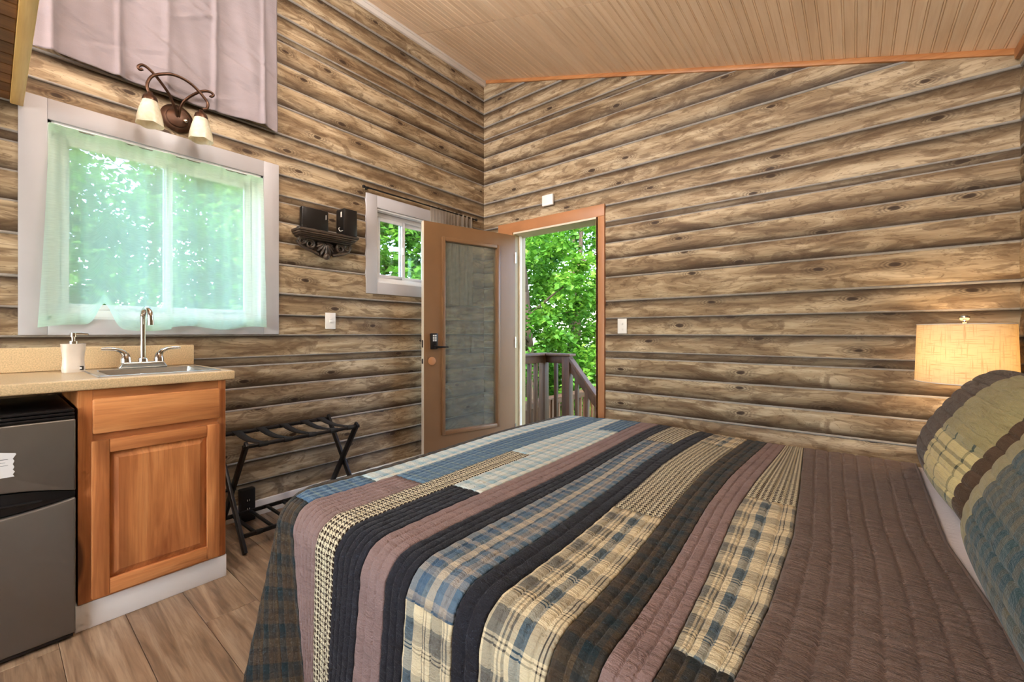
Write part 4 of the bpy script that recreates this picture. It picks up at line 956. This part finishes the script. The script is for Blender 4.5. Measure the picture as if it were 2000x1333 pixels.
pillow('teal and brown plaid pillow sham cut by the picture edge', -1.845, 0.480, 0.235, 3.108, math.radians(30),
       [(0.42, 1.0, -1, 1, 'q_green'), (-1, 0.42, 0.22, 1, 'q_umber'), (-1, 0.42, -1, 0.22, 'q_pteal')], 0.0)

# ------------------------------------------------------------------ nightstand and lamp
ns = root('nightstand', (3.24, -0.205, 0), 'narrow wooden nightstand hidden behind the bed under the lamp', 'nightstand')
MB().box(3.14, 3.42, -0.345, -0.065, 0.58, 0.60).build('top', M['headboard'], ns, bevel=0.004)
MB().box(3.15, 3.41, -0.335, -0.075, 0.42, 0.58).build('body', M['headboard'], ns)
for (x, y) in ((3.17, -0.315), (3.39, -0.315), (3.17, -0.095), (3.39, -0.095)): MB().box(x - 0.018, x + 0.018, y - 0.018, y + 0.018, 0, 0.42).build('leg', M['headboard'], ns)
LX, LY = 3.235, -0.235
lp = root('table_lamp', (LX, LY, 0.60), 'lit table lamp with cream linen drum shade and glass finial', 'lamp')
MB().lathe([(0.0, 0.60), (0.075, 0.60), (0.078, 0.612), (0.03, 0.622), (0.018, 0.64), (0.05, 0.67), (0.066, 0.72), (0.052, 0.775), (0.018, 0.805), (0.014, 0.82)], (LX, LY, 0), 28).build('base', M['ceramic'], lp, smooth=True)
MB().lathe([(0.026, 0.818), (0.030, 0.824), (0.026, 0.832), (0.008, 0.836), (0.008, 0.90)], (LX, LY, 0), 20).build('neck', M['chrome'], lp, smooth=True)
shd = MB().lathe([(0.168, 0.878), (0.160, 1.150), (0.1585, 1.150), (0.1665, 0.878)], (LX, LY, 0), 64, cap=False).build('shade', M['shade'], lp, smooth=True)
for zz, rr in ((0.880, 0.1675), (1.148, 0.1595)):
    MB().tube([(LX + rr * math.cos(t), LY + rr * math.sin(t), zz) for t in np.linspace(0, 2 * PI, 65)], 0.0022, 6).build('rim', M['plate'], shd, smooth=True)
for t in (0.4, 0.4 + 2 * PI / 3, 0.4 + 4 * PI / 3):
    MB().tube([(LX, LY, 1.152), (LX + 0.159 * math.cos(t), LY + 0.159 * math.sin(t), 1.146)], 0.002, 6).build('spider', M['chrome'], lp, smooth=True)
MB().lathe([(0.006, 1.150), (0.008, 1.158), (0.005, 1.163), (0.014, 1.168), (0.019, 1.178), (0.017, 1.188), (0.008, 1.195), (0.0, 1.196)], (LX, LY, 0), 20).build('finial', M['chrome'], lp, smooth=True)
MB().lathe([(0.012, 0.90), (0.014, 0.93), (0.022, 0.945), (0.020, 0.96), (0.010, 0.968), (0.0, 0.970)], (LX, LY, 0), 20).build('bulb', M['bulb'], lp, smooth=True)
pl = light('lamp_bulb_light', 'POINT', (LX, LY, 1.0), (0, 0, 0), 4.2, (1.0, 0.76, 0.50)); pl.data.shadow_soft_size = 0.03

# two added globe lamps out of view, hung only to brighten the room
k = N('globe_glow'); e_ = k.n('ShaderNodeEmission'); e_.inputs[0].default_value = (1.0, 0.97, 0.93, 1); e_.inputs[1].default_value = 36.0; M['globe'] = k.done(e_.outputs[0])
for (x, y, z, lb) in ((1.2, -2.10, 2.85, 'added unseen globe fill lamp over the foot of the bed'), (1.9, -2.78, 2.78, 'added unseen globe fill lamp near the loft edge')):
    g = root('added_globe_lamp', (x, y, z), lb, 'added fill lamp')
    MB().ell((x, y, z), (0.13, 0.13, 0.13), 24, 14).build('globe', M['globe'], g, smooth=True)
    MB().tube([(x, y, z + 0.128), (x, y, ceil_z(x) - 0.01)], 0.006, 8).build('stem', M['bronze'], g, smooth=True)
    MB().lathe([(0.05, -0.03), (0.055, -0.012)], (x, y, ceil_z(x)), 20).build('canopy', M['bronze'], g, smooth=True)

# ------------------------------------------------------------------ outside: deck, railings, ground, trees
gr = MB().box(-40, 30, -30, 45, -1.35, -1.10).build('ground', M['ground'], origin=(0, 0, 0)); tag(gr, 'leaf strewn forest ground outside the cabin', 'ground', kind='structure')
dk = root('deck', (0.5, 0.7, -0.06), 'stained wooden deck landing outside the doorway', 'deck', kind='structure')
for i in range(8):
    MB().box(-0.16, 1.30, 0.16 + i * 0.132, 0.287 + i * 0.132, -0.065, -0.03).build('deck_board', M['deckwood'], dk, bevel=0.003)
for (x, y) in ((-0.10, 1.15), (1.22, 1.15), (-0.10, 0.25)): MB().box(x - 0.045, x + 0.045, y - 0.045, y + 0.045, -1.1, -0.065).build('deck_post', M['deckwood'], dk)
rl = root('deck_railing', (0.1, 1.2, -0.03), 'brown wooden deck railing with square balusters and a sloping stair rail', 'railing')
RC = (-0.114, 1.20); RPX = 0.221; zr = 0.862
MB().box(RC[0] - 0.045, RC[0] + 0.045, RC[1] - 0.045, RC[1] + 0.045, -0.03, zr - 0.03).build('post', M['deckwood'], rl, bevel=0.004)
MB().box(RPX - 0.05, RPX + 0.05, RC[1] - 0.045, RC[1] + 0.045, -1.1, zr - 0.03).build('post', M['deckwood'], rl, bevel=0.004)
MB().box(RC[0] - 0.07, RC[0] + 0.07, 0.18, RC[1] + 0.07, zr - 0.028, zr).build('cap_rail', M['deckwood'], rl, bevel=0.004)
MB().box(RC[0] + 0.07, RPX + 0.075, RC[1] - 0.07, RC[1] + 0.07, zr - 0.028, zr).build('cap_rail', M['deckwood'], rl, bevel=0.004)
MB().box(RC[0] - 0.02, RC[0] + 0.02, 0.18, RC[1] - 0.045, zr - 0.115, zr - 0.03).build('top_rail', M['deckwood'], rl, bevel=0.003)
MB().box(RC[0] + 0.045, RPX - 0.05, RC[1] - 0.02, RC[1] + 0.02, zr - 0.115, zr - 0.03).build('top_rail', M['deckwood'], rl, bevel=0.003)
for i in range(7): MB().box(RC[0] - 0.02, RC[0] + 0.02, 0.26 + i * 0.125, 0.30 + i * 0.125, 0.0, zr - 0.115).build('baluster', M['deckwood'], rl, bevel=0.002)
MB().box(0.045, 0.083, RC[1] - 0.02, RC[1] + 0.02, 0.0, zr - 0.115).build('baluster', M['deckwood'], rl, bevel=0.002)
MB().bar((RPX + 0.04, RC[1], zr - 0.055), (1.12, RC[1], -0.21), 0.09, 0.035).build('stair_cap', M['deckwood'], rl, bevel=0.004)
MB().bar((RPX + 0.04, RC[1], zr - 0.13), (1.10, RC[1], -0.265), 0.038, 0.09).build('stair_rail', M['deckwood'], rl, bevel=0.003)
for i in range(6):
    x = RPX + 0.13 + i * 0.13; zt = zr - 0.13 - (x - RPX - 0.04) * 1.16
    MB().box(x - 0.019, x + 0.019, RC[1] - 0.02, RC[1] + 0.02, zt - 0.75, zt).build('baluster', M['deckwood'], rl, bevel=0.002)
r2 = root('ramp_railing', (-0.8, 3.0, -1.0), 'lower brown wooden railing running away behind the deck railing', 'railing')
MB().box(-0.87, -0.73, 0.6, 6.2, 0.088, 0.118).build('cap_rail', M['deckwood'], r2, bevel=0.004)
MB().box(-0.82, -0.78, 0.6, 6.2, 0.0, 0.088).build('top_rail', M['deckwood'], r2, bevel=0.003)
for i in range(40): MB().box(-0.82, -0.78, 0.65 + i * 0.138, 0.69 + i * 0.138, -0.85, 0.0).build('baluster', M['deckwood'], r2)
for y in (0.62, 2.4, 4.2, 6.1): MB().box(-0.845, -0.755, y - 0.045, y + 0.045, -1.1, 0.088).build('post', M['deckwood'], r2)

rng = np.random.default_rng(5)
def crown_mesh(clumps, per, leaf, sd):
    g = np.random.default_rng(sd); V = []; F = []
    C = np.repeat(np.array(clumps)[:, :3], per, axis=0); S = np.repeat(np.array(clumps)[:, 3], per)
    n = len(C); d = g.normal(size=(n, 3)); d /= np.linalg.norm(d, axis=1)[:, None]; r = g.random(n) ** 0.45
    P = C + d * (r * S)[:, None] * np.array([1, 1, 0.62])
    ax = g.normal(size=(n, 3)) * np.array([1, 1, 0.45]); ax /= np.linalg.norm(ax, axis=1)[:, None]
    up = g.normal(size=(n, 3)) * 0.55 + np.array([0, 0, 1.0]); sd_ = np.cross(ax, up); sd_ /= np.linalg.norm(sd_, axis=1)[:, None]
    nn_ = np.cross(sd_, ax); L = leaf * (0.6 + 0.8 * g.random(n)); Lw = L * 0.36
    q = [P, P + ax * (L * 0.45)[:, None] + sd_ * Lw[:, None] + nn_ * (L * 0.10)[:, None], P + ax * L[:, None] - nn_ * (L * 0.12)[:, None], P + ax * (L * 0.45)[:, None] - sd_ * Lw[:, None] + nn_ * (L * 0.10)[:, None]]
    V = np.stack(q, 1).reshape(-1, 3); i = np.arange(n) * 4
    F = np.concatenate([np.stack([i, i + 1, i + 2], 1), np.stack([i, i + 2, i + 3], 1)])
    me = bpy.data.meshes.new('crown'); me.vertices.add(len(V)); me.vertices.foreach_set('co', V.astype(np.float32).ravel())
    me.loops.add(F.size); me.loops.foreach_set('vertex_index', F.astype(np.int32).ravel())
    me.polygons.add(len(F)); me.polygons.foreach_set('loop_start', np.arange(0, F.size, 3, dtype=np.int32)); me.update(calc_edges=True); me.validate()
    return me
def tree(x, y, h, spread, nc, per, leaf, mat, label, group, sd, low=0.0):
    g = random.Random(sd); b = -1.12
    t = root('tree', (x, y, b), label, 'tree', group)
    top = h * 0.85; lx, ly = g.uniform(-0.3, 0.3), g.uniform(-0.3, 0.3)
    trunk = [(x + lx * q * q, y + ly * q * q, b + top * q) for q in np.linspace(0, 1, 7)]
    MB().tube(trunk, [0.05 + 0.016 * h * (1 - q) for q in np.linspace(0, 1, 7)], 9).build('trunk', M['bark'], t, smooth=True)
    cl = []
    for i in range(nc):
        q = low + (1 - low) * (i + g.random()) / nc; an = g.uniform(0, 2 * PI); rr = spread * math.sqrt(g.random()) * (1.0 - 0.55 * max(0, q - 0.55) / 0.45)
        cl.append((rr * math.cos(an), rr * math.sin(an), max(0.35, h * q), g.uniform(0.35, 0.75) * spread * 0.42))
    for i in range(0, nc, max(1, nc // 7)):
        c = cl[i]; z0_ = b + max(0.25, min(top * 0.95, c[2] * 0.8)); q = (z0_ - b) / top
        MB().tube(smoothpts([(x + lx * q * q, y + ly * q * q, z0_), (x + c[0] * 0.5, y + c[1] * 0.5, b + c[2] * 0.92), (x + c[0], y + c[1], b + c[2])], 3), [0.035, 0.03, 0.026, 0.022, 0.018, 0.014, 0.01], 6).build('branch', M['bark'], t, smooth=True)
    o = link_mesh('crown', crown_mesh(cl, per, leaf, sd), M[mat], t); o['kind'] = 'stuff'
    return t
lab_d = 'leafy green forest tree seen through the open doorway'; lab_w = 'leafy green forest tree outside the windows of the sink wall'
DT_ = [(-2.5, 4.2, 4.6, 1.9, 44, 130, 0.13, 'leaf_a'), (-4.2, 5.6, 6.2, 2.3, 56, 130, 0.14, 'leaf_b'), (-1.3, 6.6, 6.0, 2.2, 50, 130, 0.14, 'leaf_a'), (-4.0, 8.6, 7.5, 2.6, 60, 130, 0.15, 'leaf_a'),
       (-6.6, 7.2, 7.5, 2.6, 60, 120, 0.15, 'leaf_b'), (-2.0, 10.4, 7.0, 2.8, 56, 120, 0.17, 'leaf_b'), (-6.2, 12.0, 9.0, 3.2, 66, 120, 0.19, 'leaf_a'), (1.6, 8.6, 7.0, 2.6, 50, 110, 0.16, 'leaf_a'), (-9.5, 10.5, 9.0, 3.2, 60, 110, 0.19, 'leaf_a'), (-3.0, 14.5, 7.5, 3.6, 64, 110, 0.22, 'leaf_b')]
for i, a in enumerate(DT_): tree(*a, lab_d, 'forest trees beyond the doorway', 100 + i)
WT_ = [(-3.7, 0.5, 5.4, 1.9, 66, 130, 0.13, 'leaf_a'), (-3.6, 2.8, 5.6, 1.9, 66, 130, 0.13, 'leaf_b'), (-6.4, 2.9, 6.4, 2.3, 70, 130, 0.15, 'leaf_a'), (-9.0, -3.4, 6.4, 2.6, 64, 120, 0.17, 'leaf_a'), (-9.4, -0.4, 6.8, 2.6, 64, 120, 0.17, 'leaf_b'),
       (-9.2, -6.4, 6.4, 2.6, 60, 110, 0.18, 'leaf_b'), (-8.6, 2.4, 7.2, 2.6, 60, 110, 0.18, 'leaf_a'), (-13.0, -2.0, 8.0, 3.4, 64, 110, 0.22, 'leaf_a'), (-13.0, 2.5, 8.4, 3.4, 64, 110, 0.22, 'leaf_b'), (-13.0, -6.5, 8.0, 3.4, 60, 110, 0.22, 'leaf_a'), (-11.0, 1.0, 6.4, 3.0, 64, 110, 0.20, 'leaf_a')]
for i, a in enumerate(WT_): tree(*a, lab_w, 'forest trees outside the sink wall', 200 + i)
